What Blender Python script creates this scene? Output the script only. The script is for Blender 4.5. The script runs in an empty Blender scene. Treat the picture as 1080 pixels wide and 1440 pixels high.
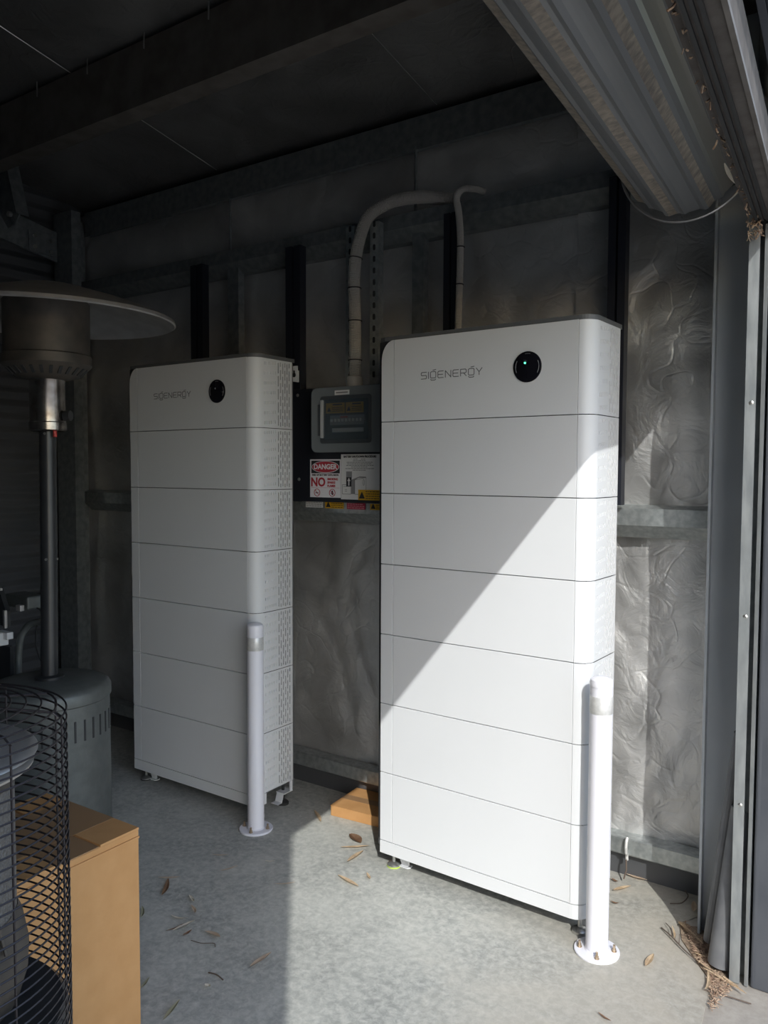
import bpy, bmesh, math, random
from mathutils import Vector, Matrix, noise

random.seed(7)
sc = bpy.context.scene
COL = sc.collection
PI = math.pi

# ------------------------------------------------------------------ camera
PITCH, ROLL, YAW = math.radians(3.0102), math.radians(0.2217), math.radians(34.4438)
cam_data = bpy.data.cameras.new('camera')
cam_data.sensor_fit = 'VERTICAL'
cam_data.sensor_height = 36.0
cam_data.lens = 1122.455 / 1440.0 * 36.0
cam_data.clip_start = 0.02
cam = bpy.data.objects.new('camera', cam_data)
COL.objects.link(cam)
fw = Vector((-math.sin(YAW) * math.cos(PITCH), math.cos(YAW) * math.cos(PITCH), -math.sin(PITCH)))
rt = Vector((math.cos(YAW), math.sin(YAW), 0))
up = rt.cross(fw)
r2 = rt * math.cos(ROLL) + up * math.sin(ROLL)
u2 = -rt * math.sin(ROLL) + up * math.cos(ROLL)
m = Matrix((r2, u2, -fw)).transposed().to_4x4()
m.translation = (0, 0, 1.55)
cam.matrix_world = m
sc.camera = cam

# ------------------------------------------------------------------ sky, sun, exposure
SUN_DIR = Vector((-0.885, 1.05, -1.0)).normalized()      # the way the light travels
world = bpy.data.worlds.new('world')
sc.world = world
world.use_nodes = True
wn = world.node_tree
wn.nodes.clear()
sky = wn.nodes.new('ShaderNodeTexSky')
sky.sky_type = 'NISHITA'
sky.sun_disc = False
sky.sun_elevation = math.radians(36)
sky.sun_rotation = math.atan2(-SUN_DIR.x, -SUN_DIR.y)
sky.air_density = 1.0
sky.dust_density = 1.0
sky.ozone_density = 1.0
bg = wn.nodes.new('ShaderNodeBackground')
bg.inputs['Strength'].default_value = 0.36
wo = wn.nodes.new('ShaderNodeOutputWorld')
wn.links.new(sky.outputs[0], bg.inputs[0])
wn.links.new(bg.outputs[0], wo.inputs[0])

sun_data = bpy.data.lights.new('sun', 'SUN')
sun_data.energy = 3.3
sun_data.angle = math.radians(0.4)
sun_data.color = (1.0, 1.0, 0.975)
sun = bpy.data.objects.new('sun', sun_data)
sun.rotation_euler = SUN_DIR.to_track_quat('-Z', 'Y').to_euler()
sun.location = (4, -4, 6)
COL.objects.link(sun)

sc.view_settings.view_transform = 'Standard'
sc.view_settings.look = 'None'
sc.view_settings.gamma = 1.0
sc.view_settings.use_curve_mapping = False
sc.view_settings.exposure = 0.0


# ------------------------------------------------------------------ materials
def mat(name, col, rough=0.5, metal=0.0, col2=None, scale=8.0, bump=0.0, bscale=40.0, detail=4.0,
        spec=0.5, emit=None, stretch=None, lo=0.35, hi=0.65):
    """Principled material with an optional two-tone noise and a noise bump (object coordinates)."""
    ma = bpy.data.materials.new(name)
    ma.use_nodes = True
    nt = ma.node_tree
    b = nt.nodes['Principled BSDF']
    b.inputs['Base Color'].default_value = (*col, 1)
    b.inputs['Roughness'].default_value = rough
    b.inputs['Metallic'].default_value = metal
    b.inputs['Specular IOR Level'].default_value = spec
    if emit:
        b.inputs['Emission Color'].default_value = (*emit[0], 1)
        b.inputs['Emission Strength'].default_value = emit[1]
    if col2 or bump:
        tc = nt.nodes.new('ShaderNodeTexCoord')
        src = tc.outputs['Object']
        if stretch:
            mp = nt.nodes.new('ShaderNodeMapping')
            mp.inputs['Scale'].default_value = stretch
            nt.links.new(src, mp.inputs[0])
            src = mp.outputs[0]
    if col2:
        n = nt.nodes.new('ShaderNodeTexNoise')
        n.inputs['Scale'].default_value = scale
        n.inputs['Detail'].default_value = detail
        nt.links.new(src, n.inputs['Vector'])
        r = nt.nodes.new('ShaderNodeValToRGB')
        r.color_ramp.elements[0].position = lo
        r.color_ramp.elements[1].position = hi
        r.color_ramp.elements[0].color = (*col, 1)
        r.color_ramp.elements[1].color = (*col2, 1)
        nt.links.new(n.outputs['Fac'], r.inputs[0])
        nt.links.new(r.outputs[0], b.inputs['Base Color'])
    if bump:
        n2 = nt.nodes.new('ShaderNodeTexNoise')
        n2.inputs['Scale'].default_value = bscale
        n2.inputs['Detail'].default_value = 5
        nt.links.new(src, n2.inputs['Vector'])
        bp = nt.nodes.new('ShaderNodeBump')
        bp.inputs['Strength'].default_value = bump
        bp.inputs['Distance'].default_value = 0.01
        nt.links.new(n2.outputs['Fac'], bp.inputs['Height'])
        nt.links.new(bp.outputs[0], b.inputs['Normal'])
    return ma


def concrete_mat(name, c1, c2, c3, dirt=False):
    ma = bpy.data.materials.new(name)
    ma.use_nodes = True
    nt = ma.node_tree
    b = nt.nodes['Principled BSDF']
    b.inputs['Roughness'].default_value = 0.62
    b.inputs['Specular IOR Level'].default_value = 0.35
    tc = nt.nodes.new('ShaderNodeTexCoord')
    big = nt.nodes.new('ShaderNodeTexNoise')
    big.inputs['Scale'].default_value = 3.0
    big.inputs['Detail'].default_value = 8
    big.inputs['Roughness'].default_value = 0.65
    big.inputs['Distortion'].default_value = 0.6
    fine = nt.nodes.new('ShaderNodeTexNoise')
    fine.inputs['Scale'].default_value = 40
    fine.inputs['Detail'].default_value = 9
    fine.inputs['Roughness'].default_value = 0.7
    fine.inputs['Distortion'].default_value = 0.35
    for n in (big, fine):
        nt.links.new(tc.outputs['Object'], n.inputs['Vector'])
    r1 = nt.nodes.new('ShaderNodeValToRGB')
    e = r1.color_ramp.elements
    e[0].position, e[0].color = 0.33, (*c1, 1)
    e[1].position, e[1].color = 0.68, (*c2, 1)
    nt.links.new(big.outputs['Fac'], r1.inputs[0])
    r2_ = nt.nodes.new('ShaderNodeValToRGB')
    e = r2_.color_ramp.elements
    e[0].position, e[0].color = 0.40, (0, 0, 0, 1)
    e[1].position, e[1].color = 0.80, (1, 1, 1, 1)
    nt.links.new(fine.outputs['Fac'], r2_.inputs[0])
    mx = nt.nodes.new('ShaderNodeMix')
    mx.data_type = 'RGBA'
    nt.links.new(r2_.outputs[0], mx.inputs['Factor'])
    nt.links.new(r1.outputs[0], mx.inputs['A'])
    mx.inputs['B'].default_value = (*c3, 1)
    out = mx.outputs['Result']
    if dirt:
        # brown dust walked in through the doorway, fading into the shed with a ragged edge
        sp = nt.nodes.new('ShaderNodeSeparateXYZ')
        nt.links.new(tc.outputs['Object'], sp.inputs[0])
        ad = nt.nodes.new('ShaderNodeMath')
        ad.operation = 'MULTIPLY_ADD'
        ad.inputs[1].default_value = 1.1
        nt.links.new(big.outputs['Fac'], ad.inputs[0])
        nt.links.new(sp.outputs['X'], ad.inputs[2])
        mr = nt.nodes.new('ShaderNodeMapRange')
        mr.inputs['From Min'].default_value = -0.75
        mr.inputs['From Max'].default_value = 0.0
        mr.inputs['To Max'].default_value = 0.55
        nt.links.new(ad.outputs[0], mr.inputs[0])
        m3 = nt.nodes.new('ShaderNodeMix')
        m3.data_type = 'RGBA'
        nt.links.new(mr.outputs[0], m3.inputs['Factor'])
        nt.links.new(out, m3.inputs['A'])
        m3.inputs['B'].default_value = (0.40, 0.34, 0.26, 1)
        out = m3.outputs['Result']
    nt.links.new(out, b.inputs['Base Color'])
    bp = nt.nodes.new('ShaderNodeBump')
    bp.inputs['Strength'].default_value = 0.25
    bp.inputs['Distance'].default_value = 0.006
    nt.links.new(fine.outputs['Fac'], bp.inputs['Height'])
    nt.links.new(bp.outputs[0], b.inputs['Normal'])
    return ma


def foil_mat(name, c1, c2, rough, metal):
    """Dusty silver sarking: metallic, crinkled, dull patches of dust."""
    ma = bpy.data.materials.new(name)
    ma.use_nodes = True
    nt = ma.node_tree
    b = nt.nodes['Principled BSDF']
    b.inputs['Metallic'].default_value = metal
    tc = nt.nodes.new('ShaderNodeTexCoord')
    dust = nt.nodes.new('ShaderNodeTexNoise')
    dust.inputs['Scale'].default_value = 2.6
    dust.inputs['Detail'].default_value = 7
    dust.inputs['Distortion'].default_value = 0.8
    cr = nt.nodes.new('ShaderNodeTexNoise')
    cr.inputs['Scale'].default_value = 9
    cr.inputs['Detail'].default_value = 8
    cr.inputs['Roughness'].default_value = 0.55
    cr.inputs['Distortion'].default_value = 0.9
    vo = nt.nodes.new('ShaderNodeTexVoronoi')
    vo.feature = 'DISTANCE_TO_EDGE'
    vo.inputs['Scale'].default_value = 3.2
    wob = nt.nodes.new('ShaderNodeTexNoise')
    wob.inputs['Scale'].default_value = 3
    nt.links.new(tc.outputs['Object'], wob.inputs['Vector'])
    add = nt.nodes.new('ShaderNodeVectorMath')
    add.operation = 'ADD'
    nt.links.new(tc.outputs['Object'], add.inputs[0])
    nt.links.new(wob.outputs['Color'], add.inputs[1])
    nt.links.new(add.outputs[0], vo.inputs['Vector'])
    for n in (dust, cr):
        nt.links.new(tc.outputs['Object'], n.inputs['Vector'])
    r = nt.nodes.new('ShaderNodeValToRGB')
    e = r.color_ramp.elements
    e[0].position, e[0].color = 0.35, (*c1, 1)
    e[1].position, e[1].color = 0.65, (*c2, 1)
    nt.links.new(dust.outputs['Fac'], r.inputs[0])
    nt.links.new(r.outputs[0], b.inputs['Base Color'])
    mr = nt.nodes.new('ShaderNodeMapRange')
    mr.inputs['From Min'].default_value = 0.3
    mr.inputs['From Max'].default_value = 0.7
    mr.inputs['To Min'].default_value = rough - 0.1
    mr.inputs['To Max'].default_value = rough + 0.14
    nt.links.new(dust.outputs['Fac'], mr.inputs[0])
    nt.links.new(mr.outputs[0], b.inputs['Roughness'])
    ma1 = nt.nodes.new('ShaderNodeMath')
    ma1.operation = 'MINIMUM'
    ma1.inputs[1].default_value = 0.05
    nt.links.new(vo.outputs['Distance'], ma1.inputs[0])
    ma2 = nt.nodes.new('ShaderNodeMath')
    ma2.operation = 'MULTIPLY_ADD'
    ma2.inputs[1].default_value = 2.2
    nt.links.new(ma1.outputs[0], ma2.inputs[0])
    nt.links.new(cr.outputs['Fac'], ma2.inputs[2])
    bp = nt.nodes.new('ShaderNodeBump')
    bp.inputs['Strength'].default_value = 0.55
    bp.inputs['Distance'].default_value = 0.018
    nt.links.new(ma2.outputs[0], bp.inputs['Height'])
    nt.links.new(bp.outputs[0], b.inputs['Normal'])
    return ma


def mesh_screen_mat(name):
    """Perforated burner screen: fine regular pits."""
    ma = mat(name, (0.17, 0.165, 0.16), 0.55, 0.5)
    nt = ma.node_tree
    b = nt.nodes['Principled BSDF']
    tc = nt.nodes.new('ShaderNodeTexCoord')
    vo = nt.nodes.new('ShaderNodeTexVoronoi')
    vo.inputs['Scale'].default_value = 170
    nt.links.new(tc.outputs['Object'], vo.inputs['Vector'])
    bp = nt.nodes.new('ShaderNodeBump')
    bp.inputs['Strength'].default_value = 0.9
    bp.inputs['Distance'].default_value = 0.004
    nt.links.new(vo.outputs['Distance'], bp.inputs['Height'])
    nt.links.new(bp.outputs[0], b.inputs['Normal'])
    return ma


def glass_mat(name, tint, alpha):
    ma = bpy.data.materials.new(name)
    ma.use_nodes = True
    nt = ma.node_tree
    b = nt.nodes['Principled BSDF']
    b.inputs['Base Color'].default_value = (*tint, 1)
    b.inputs['Roughness'].default_value = 0.12
    b.inputs['Alpha'].default_value = alpha
    return ma


M = dict(
    concrete=concrete_mat('polished_concrete', (0.27, 0.278, 0.258), (0.46, 0.465, 0.425), (0.62, 0.615, 0.56), True),
    apron=concrete_mat('rough_concrete', (0.33, 0.30, 0.26), (0.46, 0.43, 0.38), (0.28, 0.255, 0.22)),
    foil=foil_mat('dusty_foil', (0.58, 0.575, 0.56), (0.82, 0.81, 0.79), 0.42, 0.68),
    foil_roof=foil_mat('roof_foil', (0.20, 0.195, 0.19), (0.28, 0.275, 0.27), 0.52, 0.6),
    tape=mat('foil_edge', (0.75, 0.75, 0.74), 0.3, 0.9),
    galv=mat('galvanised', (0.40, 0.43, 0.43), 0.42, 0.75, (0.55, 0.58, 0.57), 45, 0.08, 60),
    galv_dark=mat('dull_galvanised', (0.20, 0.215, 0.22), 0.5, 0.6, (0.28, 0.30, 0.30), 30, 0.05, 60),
    lintel=mat('dusty_lintel', (0.085, 0.075, 0.068), 0.75, 0.0, (0.12, 0.108, 0.098), 18, 0.1, 60, spec=0.2),
    track=mat('weathered_galvanised', (0.26, 0.28, 0.285), 0.45, 0.5, (0.38, 0.40, 0.40), 30, 0.06, 60, stretch=(1, 1, 0.25)),
    purlin=mat('rusty_purlin', (0.13, 0.115, 0.10), 0.6, 0.35, (0.18, 0.165, 0.15), 12),
    sheet=mat('dark_sheet', (0.075, 0.08, 0.085), 0.45, 0.1, (0.10, 0.10, 0.105), 3, 0.03, 25),
    sheet_out=mat('slate_sheet', (0.062, 0.068, 0.080), 0.42, 0.0, (0.080, 0.086, 0.098), 5, 0.04, 60),
    post=mat('grey_post', (0.42, 0.45, 0.475), 0.40, 0.1, (0.46, 0.49, 0.515), 4, 0.03, 40),
    white=mat('white_shell', (0.70, 0.715, 0.725), 0.45, 0.0, (0.715, 0.73, 0.74), 3, spec=0.4),
    shell=mat('dark_shell', (0.12, 0.125, 0.13), 0.5),
    dark=mat('dark_core', (0.03, 0.031, 0.033), 0.7),
    black_gloss=mat('black_glass', (0.008, 0.008, 0.012), 0.08),
    led=mat('green_led', (0.02, 0.4, 0.15), 0.3, emit=((0.1, 1.0, 0.45), 3.0)),
    logo=mat('logo_grey', (0.10, 0.11, 0.12), 0.5),
    zinc=mat('zinc_bolt', (0.55, 0.55, 0.53), 0.3, 0.9),
    rustbolt=mat('brassy_bolt', (0.45, 0.36, 0.26), 0.35, 0.8),
    rubber=mat('black_rubber', (0.02, 0.02, 0.02), 0.7),
    boll=mat('white_powdercoat', (0.78, 0.78, 0.83), 0.28, 0.0, (0.80, 0.80, 0.85), 4),
    tapeband=mat('reflective_band', (0.72, 0.72, 0.70), 0.35, 0.25, (0.62, 0.62, 0.60), 80),
    card=mat('cardboard', (0.52, 0.27, 0.10), 0.75, 0, (0.57, 0.305, 0.12), 14, 0.05, 60),
    card_dark=mat('cardboard_tape', (0.34, 0.20, 0.10), 0.45),
    heater=mat('black_enamel', (0.030, 0.032, 0.035), 0.34, 0.2, (0.045, 0.046, 0.048), 10),
    heater_grey=mat('hammered_grey', (0.115, 0.125, 0.12), 0.45, 0.3, (0.14, 0.15, 0.145), 25, 0.06, 120),
    burner=mat('sooty_burner', (0.06, 0.055, 0.05), 0.55, 0.4, (0.11, 0.095, 0.08), 9),
    steel=mat('stained_steel', (0.40, 0.38, 0.36), 0.25, 0.95, (0.22, 0.19, 0.17), 24),
    alu=mat('dull_aluminium', (0.56, 0.545, 0.53), 0.36, 0.7, (0.46, 0.445, 0.43), 14),
    wire=mat('black_wire', (0.035, 0.03, 0.032), 0.4, 0.3),
    screen=mesh_screen_mat('burner_screen'),
    red=mat('sign_red', (0.50, 0.025, 0.045), 0.4),
    orange_red=mat('red_plastic', (0.55, 0.06, 0.05), 0.4),
    sign=mat('sign_white', (0.88, 0.87, 0.90), 0.4),
    paper=mat('label_white', (0.82, 0.82, 0.82), 0.5),
    ink=mat('ink_black', (0.02, 0.02, 0.025), 0.5),
    inkgrey=mat('ink_grey', (0.28, 0.28, 0.29), 0.5),
    yellow=mat('label_yellow', (0.74, 0.42, 0.02), 0.45),
    maroon=mat('label_crimson', (0.48, 0.02, 0.07), 0.45),
    pinkink=mat('ink_pink', (0.75, 0.45, 0.48), 0.5),
    navy=mat('black_rail', (0.012, 0.014, 0.022), 0.55),
    board=mat('black_board', (0.014, 0.016, 0.024), 0.6),
    encl=mat('grey_enclosure', (0.17, 0.19, 0.205), 0.42),
    encl_dark=mat('dark_enclosure', (0.055, 0.065, 0.075), 0.35),
    pane=glass_mat('smoked_pane', (0.10, 0.14, 0.17), 0.35),
    handle=mat('clear_handle', (0.45, 0.47, 0.48), 0.18),
    breaker=mat('breaker_grey', (0.32, 0.35, 0.37), 0.45),
    conduit=mat('grey_conduit', (0.42, 0.40, 0.37), 0.55),
    upipe=mat('grey_pvc', (0.13, 0.135, 0.145), 0.45, 0, (0.18, 0.185, 0.19), 12),
    curtain=mat('roller_curtain', (0.16, 0.165, 0.17), 0.40, 0.25, (0.20, 0.205, 0.21), 5, 0, 10, stretch=(1, 0.2, 1)),
    dirt=mat('dirty_rib', (0.15, 0.13, 0.11), 0.7, 0.05, (0.28, 0.24, 0.19), 38, 0.3, 90, stretch=(1, 1.6, 1)),
    leaf=mat('dry_leaf', (0.64, 0.51, 0.38), 0.7, 0, (0.74, 0.61, 0.47), 30),
    leaf_pale=mat('pale_leaf', (0.82, 0.77, 0.66), 0.7, 0, (0.74, 0.67, 0.55), 30),
    leaf_brown=mat('brown_leaf', (0.30, 0.17, 0.10), 0.7, 0, (0.40, 0.25, 0.15), 30),
    leaf_green=mat('grey_green_leaf', (0.46, 0.45, 0.30), 0.65, 0, (0.54, 0.51, 0.36), 30),
    bark=mat('straw_bark', (0.64, 0.49, 0.32), 0.8, 0, (0.78, 0.63, 0.44), 60),
    litter=mat('litter_brown', (0.26, 0.16, 0.11), 0.9, 0, (0.48, 0.36, 0.25), 90),
    twig=mat('twig_grey', (0.12, 0.09, 0.07), 0.8),
    soil=mat('dusty_soil', (0.20, 0.14, 0.10), 0.95, 0, (0.34, 0.26, 0.18), 60, 0.6, 90),
    lime=mat('lime_foot', (0.45, 0.60, 0.10), 0.5),
    rend=mat('pale_render', (0.55, 0.53, 0.49), 0.8, 0, (0.60, 0.58, 0.54), 6),
)


# ------------------------------------------------------------------ helpers
def link(name, me, material, parent=None):
    o = bpy.data.objects.new(name, me)
    COL.objects.link(o)
    if material is not None and not me.materials:
        me.materials.append(M[material] if isinstance(material, str) else material)
    if parent is not None:
        o.parent = parent
    return o


def obj(name, bm, material, parent=None, smooth=False, loc=None, rot=None):
    bmesh.ops.recalc_face_normals(bm, faces=bm.faces)
    me = bpy.data.meshes.new(name)
    bm.to_mesh(me)
    bm.free()
    if smooth:
        for p in me.polygons:
            p.use_smooth = True
        try:
            me.set_sharp_from_angle(angle=math.radians(35))
        except Exception:
            pass
    o = link(name, me, material, parent)
    if loc is not None:
        o.location = loc
    if rot is not None:
        o.rotation_euler = rot
    return o


def tag(o, label, cat, group=None):
    o['label'] = label
    o['category'] = cat
    if group:
        o['group'] = group
    return o


def thing(name, label, cat, loc=(0, 0, 0), rotz=0.0, group=None):
    o = bpy.data.objects.new(name, None)
    o.empty_display_size = 0.05
    COL.objects.link(o)
    o.location = loc
    o.rotation_euler = (0, 0, rotz)
    return tag(o, label, cat, group)


def struct(o):
    o['kind'] = 'structure'
    return o


def B():
    return bmesh.new()


def box(bm, x0, x1, y0, y1, z0, z1, bevel=0.0):
    vs = [bm.verts.new(p) for p in ((x0, y0, z0), (x1, y0, z0), (x1, y1, z0), (x0, y1, z0),
                                    (x0, y0, z1), (x1, y0, z1), (x1, y1, z1), (x0, y1, z1))]
    fs = [bm.faces.new([vs[i] for i in f]) for f in
          ((0, 3, 2, 1), (4, 5, 6, 7), (0, 1, 5, 4), (1, 2, 6, 5), (2, 3, 7, 6), (3, 0, 4, 7))]
    if bevel:
        es = list({e for f in fs for e in f.edges})
        bmesh.ops.bevel(bm, geom=es, offset=bevel, segments=2, affect='EDGES', profile=0.5)
    return bm


def bx(x0, x1, y0, y1, z0, z1, bevel=0.0):
    return box(B(), x0, x1, y0, y1, z0, z1, bevel)


def prism(bm, pts, axis, a, b):
    """Extrude a closed 2-D outline: axis 'x' -> pts (y,z); 'y' -> (x,z); 'z' -> (x,y)."""
    def P(p, t):
        return {'x': (t, p[0], p[1]), 'y': (p[0], t, p[1]), 'z': (p[0], p[1], t)}[axis]
    A = [bm.verts.new(P(p, a)) for p in pts]
    C = [bm.verts.new(P(p, b)) for p in pts]
    n = len(pts)
    for i in range(n):
        j = (i + 1) % n
        bm.faces.new((A[i], A[j], C[j], C[i]))
    bm.faces.new(A[::-1])
    bm.faces.new(C)
    return bm


def section(bm, pts, axis, a, b, t):
    """Thin folded sheet: open 2-D polyline given thickness t, extruded along axis."""
    n = len(pts)
    off = []
    for i in range(n):
        p0 = Vector(pts[max(i - 1, 0)])
        p1 = Vector(pts[min(i + 1, n - 1)])
        if 0 < i < n - 1:
            d1 = (Vector(pts[i]) - p0).normalized()
            d2 = (p1 - Vector(pts[i])).normalized()
            nn = Vector((-d1.y, d1.x)) + Vector((-d2.y, d2.x))
            nn.normalize()
            c = max(0.35, nn.dot(Vector((-d1.y, d1.x))))
            nn = nn / c
        else:
            d = (p1 - p0).normalized()
            nn = Vector((-d.y, d.x))
        off.append((pts[i][0] + nn.x * t, pts[i][1] + nn.y * t))
    return prism(bm, list(pts) + off[::-1], axis, a, b)


def lathe(bm, prof, seg=32, cx=0.0, cy=0.0, cap=True):
    rings = []
    for r, z in prof:
        if r < 1e-6:
            rings.append([bm.verts.new((cx, cy, z))])
        else:
            rings.append([bm.verts.new((cx + r * math.cos(2 * PI * k / seg), cy + r * math.sin(2 * PI * k / seg), z))
                          for k in range(seg)])
    for a, b in zip(rings[:-1], rings[1:]):
        for k in range(seg):
            j = (k + 1) % seg
            if len(a) == 1 and len(b) == 1:
                continue
            if len(a) == 1:
                bm.faces.new((a[0], b[j], b[k]))
            elif len(b) == 1:
                bm.faces.new((a[k], a[j], b[0]))
            else:
                bm.faces.new((a[k], a[j], b[j], b[k]))
    if cap:
        for ring in (rings[0], rings[-1]):
            if len(ring) > 2:
                bm.faces.new(ring)
    return bm


def tube(bm, pts, rad, seg=8, closed=False, cap=True):
    pts = [Vector(p) for p in pts]
    n = len(pts)
    rads = rad if isinstance(rad, (list, tuple)) else [rad] * n
    prev = None
    rings = []
    for i in range(n):
        if closed:
            d = pts[(i + 1) % n] - pts[i - 1]
        else:
            d = pts[min(i + 1, n - 1)] - pts[max(i - 1, 0)]
        d.normalize()
        if prev is None:
            a = Vector((0, 0, 1)) if abs(d.z) < 0.9 else Vector((1, 0, 0))
            u = d.cross(a).normalized()
        else:
            u = (prev - d * prev.dot(d)).normalized()
        prev = u
        v = d.cross(u)
        rings.append([bm.verts.new(pts[i] + (u * math.cos(2 * PI * k / seg) + v * math.sin(2 * PI * k / seg)) * rads[i])
                      for k in range(seg)])
    rng = range(n) if closed else range(n - 1)
    for i in rng:
        a, b = rings[i], rings[(i + 1) % n]
        for k in range(seg):
            j = (k + 1) % seg
            bm.faces.new((a[k], a[j], b[j], b[k]))
    if cap and not closed:
        bm.faces.new(rings[0][::-1])
        bm.faces.new(rings[-1])
    return bm


def spline(pts, n=12):
    """Catmull-Rom through pts."""
    P = [Vector(p) for p in pts]
    P = [P[0] * 2 - P[1]] + P + [P[-1] * 2 - P[-2]]
    out = []
    for i in range(1, len(P) - 2):
        for k in range(n):
            t = k / n
            p0, p1, p2, p3 = P[i - 1], P[i], P[i + 1], P[i + 2]
            out.append(0.5 * ((2 * p1) + (p2 - p0) * t + (2 * p0 - 5 * p1 + 4 * p2 - p3) * t * t
                              + (3 * p1 - p0 - 3 * p2 + p3) * t ** 3))
    out.append(P[-2])
    return out


def resample(pts, step):
    out = [pts[0].copy()]
    acc = 0.0
    for a, b in zip(pts[:-1], pts[1:]):
        L = (b - a).length
        pos = step - acc
        while pos <= L:
            out.append(a + (b - a) * (pos / L))
            pos += step
        acc = L - (pos - step)
    return out


def text_part(body, size, loc, material, parent, align='CENTER', sx=1.0, bold=0.0, name='lettering'):
    """Lettering in the XZ plane facing -Y."""
    cu = bpy.data.curves.new('lettering', 'FONT')
    cu.body = body
    cu.size = size
    cu.align_x = align
    cu.align_y = 'CENTER'
    cu.extrude = 0.0003
    cu.offset = bold
    cu.resolution_u = 3
    tmp = bpy.data.objects.new('lettering_tmp', cu)
    COL.objects.link(tmp)
    dg = bpy.context.evaluated_depsgraph_get()
    me = bpy.data.meshes.new_from_object(tmp.evaluated_get(dg))
    bpy.data.objects.remove(tmp)
    me.transform(Matrix.Diagonal((sx, 1, 1, 1)))
    me.transform(Matrix.Rotation(PI / 2, 4, 'X'))
    me.materials.clear()
    o = link(name, me, material, parent)
    o.location = loc
    return o


def plate_outline(bm, pts, y0, y1):
    return prism(bm, pts, 'y', y0, y1)


def ellipse_pts(cx, cz, rx, rz, n=28):
    return [(cx + rx * math.cos(2 * PI * k / n), cz + rz * math.sin(2 * PI * k / n)) for k in range(n)]


def rrect(x0, x1, z0, z1, r, n=5):
    pts = []
    for cx, cz, a0 in ((x1 - r, z1 - r, 0), (x0 + r, z1 - r, 90), (x0 + r, z0 + r, 180), (x1 - r, z0 + r, 270)):
        for k in range(n + 1):
            a = math.radians(a0 + 90 * k / n)
            pts.append((cx + r * math.cos(a), cz + r * math.sin(a)))
    return pts


# ================================================================== THE SETTING
RX0, RX1, RY0, RY1 = -4.30, -0.45, -3.2, 3.03
DOOR_O = (-0.45, 2.5, 0.0)
DOOR_R = 0.078           # the door wall runs a little off square


def roof_z(y):
    return 3.10 + 0.176 * (3.0 - y)


def door_x(y, lx=0.0):
    return -0.45 + lx - 0.078 * (y - 2.5)


# floor slab: edge follows the doorway
bm = B()
slab = [(RX0 - 0.1, RY0 - 0.1), (door_x(RY0) - 0.02, RY0 - 0.1), (-0.475, 2.2), (-0.505, 2.50), (-0.545, 2.55),
        (-0.655, 2.66), (-0.672, 2.76), (-0.60, 2.90), (-0.50, 3.1), (RX0 - 0.1, 3.1)]
prism(bm, slab, 'z', -0.15, 0.0)
struct(obj('floor', bm, 'concrete'))
bm = bx(-30, 30, -30, 30, -0.30, -0.004)
g = struct(obj('ground', bm, 'apron'))

# left wall: corrugated sheet with horizontal ribs
bm = B()
pitch, amp = 0.0762, 0.011
zs = [i * pitch / 8 for i in range(int(3.9 / (pitch / 8)))]
va = [bm.verts.new((RX0 - 0.02 + amp * math.cos(2 * PI * z / pitch), RY0, z)) for z in zs]
vb = [bm.verts.new((RX0 - 0.02 + amp * math.cos(2 * PI * z / pitch), RY1 + 0.05, z)) for z in zs]
for i in range(len(zs) - 1):
    bm.faces.new((va[i], vb[i], vb[i + 1], va[i + 1]))
struct(obj('wall_left', bm, 'sheet', smooth=True))
struct(obj('wall_front', bx(RX0 - 0.1, -0.05, RY0 - 0.05, RY0, 0, 4.3), 'sheet'))

# ceiling: foil under the roof sheet, in sheets running down the slope
ceil = bpy.data.objects.new('ceiling', None)
COL.objects.link(ceil)
struct(ceil)
bm = B()
prism(bm, [(RY0 - 0.1, roof_z(RY0 - 0.1) + 0.03), (RY1 + 0.15, roof_z(RY1 + 0.15) + 0.03),
           (RY1 + 0.15, roof_z(RY1 + 0.15) + 0.05), (RY0 - 0.1, roof_z(RY0 - 0.1) + 0.05)], 'x', RX0 - 0.15, 0.12)
obj('roof_sheet', bm, 'sheet', ceil)


def crumple(x, z, seed, amp):
    v = Vector((x * 1.3 + seed, z * 1.1, seed * 0.7))
    a = noise.noise(v * 1.6) * 0.6
    b = 1 - abs(noise.noise(v * 3.1 + Vector((4, 1, 0)))) * 2
    c = 1 - abs(noise.noise(v * 6.7 + Vector((0, 7, 3)))) * 2
    return amp * (a + 0.5 * b * abs(b) + 0.28 * c * abs(c))


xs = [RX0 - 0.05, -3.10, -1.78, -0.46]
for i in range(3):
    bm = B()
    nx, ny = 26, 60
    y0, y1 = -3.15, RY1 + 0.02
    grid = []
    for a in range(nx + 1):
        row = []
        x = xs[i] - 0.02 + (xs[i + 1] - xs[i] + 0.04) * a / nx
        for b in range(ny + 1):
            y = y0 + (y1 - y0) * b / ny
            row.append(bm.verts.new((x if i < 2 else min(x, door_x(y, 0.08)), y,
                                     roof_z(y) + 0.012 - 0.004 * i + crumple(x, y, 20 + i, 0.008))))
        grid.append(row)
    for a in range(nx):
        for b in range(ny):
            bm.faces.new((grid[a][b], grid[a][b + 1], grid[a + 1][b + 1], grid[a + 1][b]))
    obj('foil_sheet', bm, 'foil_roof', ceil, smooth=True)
for x in (-3.10, -1.78):
    bm = B()
    tube(bm, [(x, y, roof_z(y) - 0.009) for y in (0.2, 1.0, 1.9, 2.98)], 0.0022, 5)
    obj('foil_edge', bm, 'tape', ceil)

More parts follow.
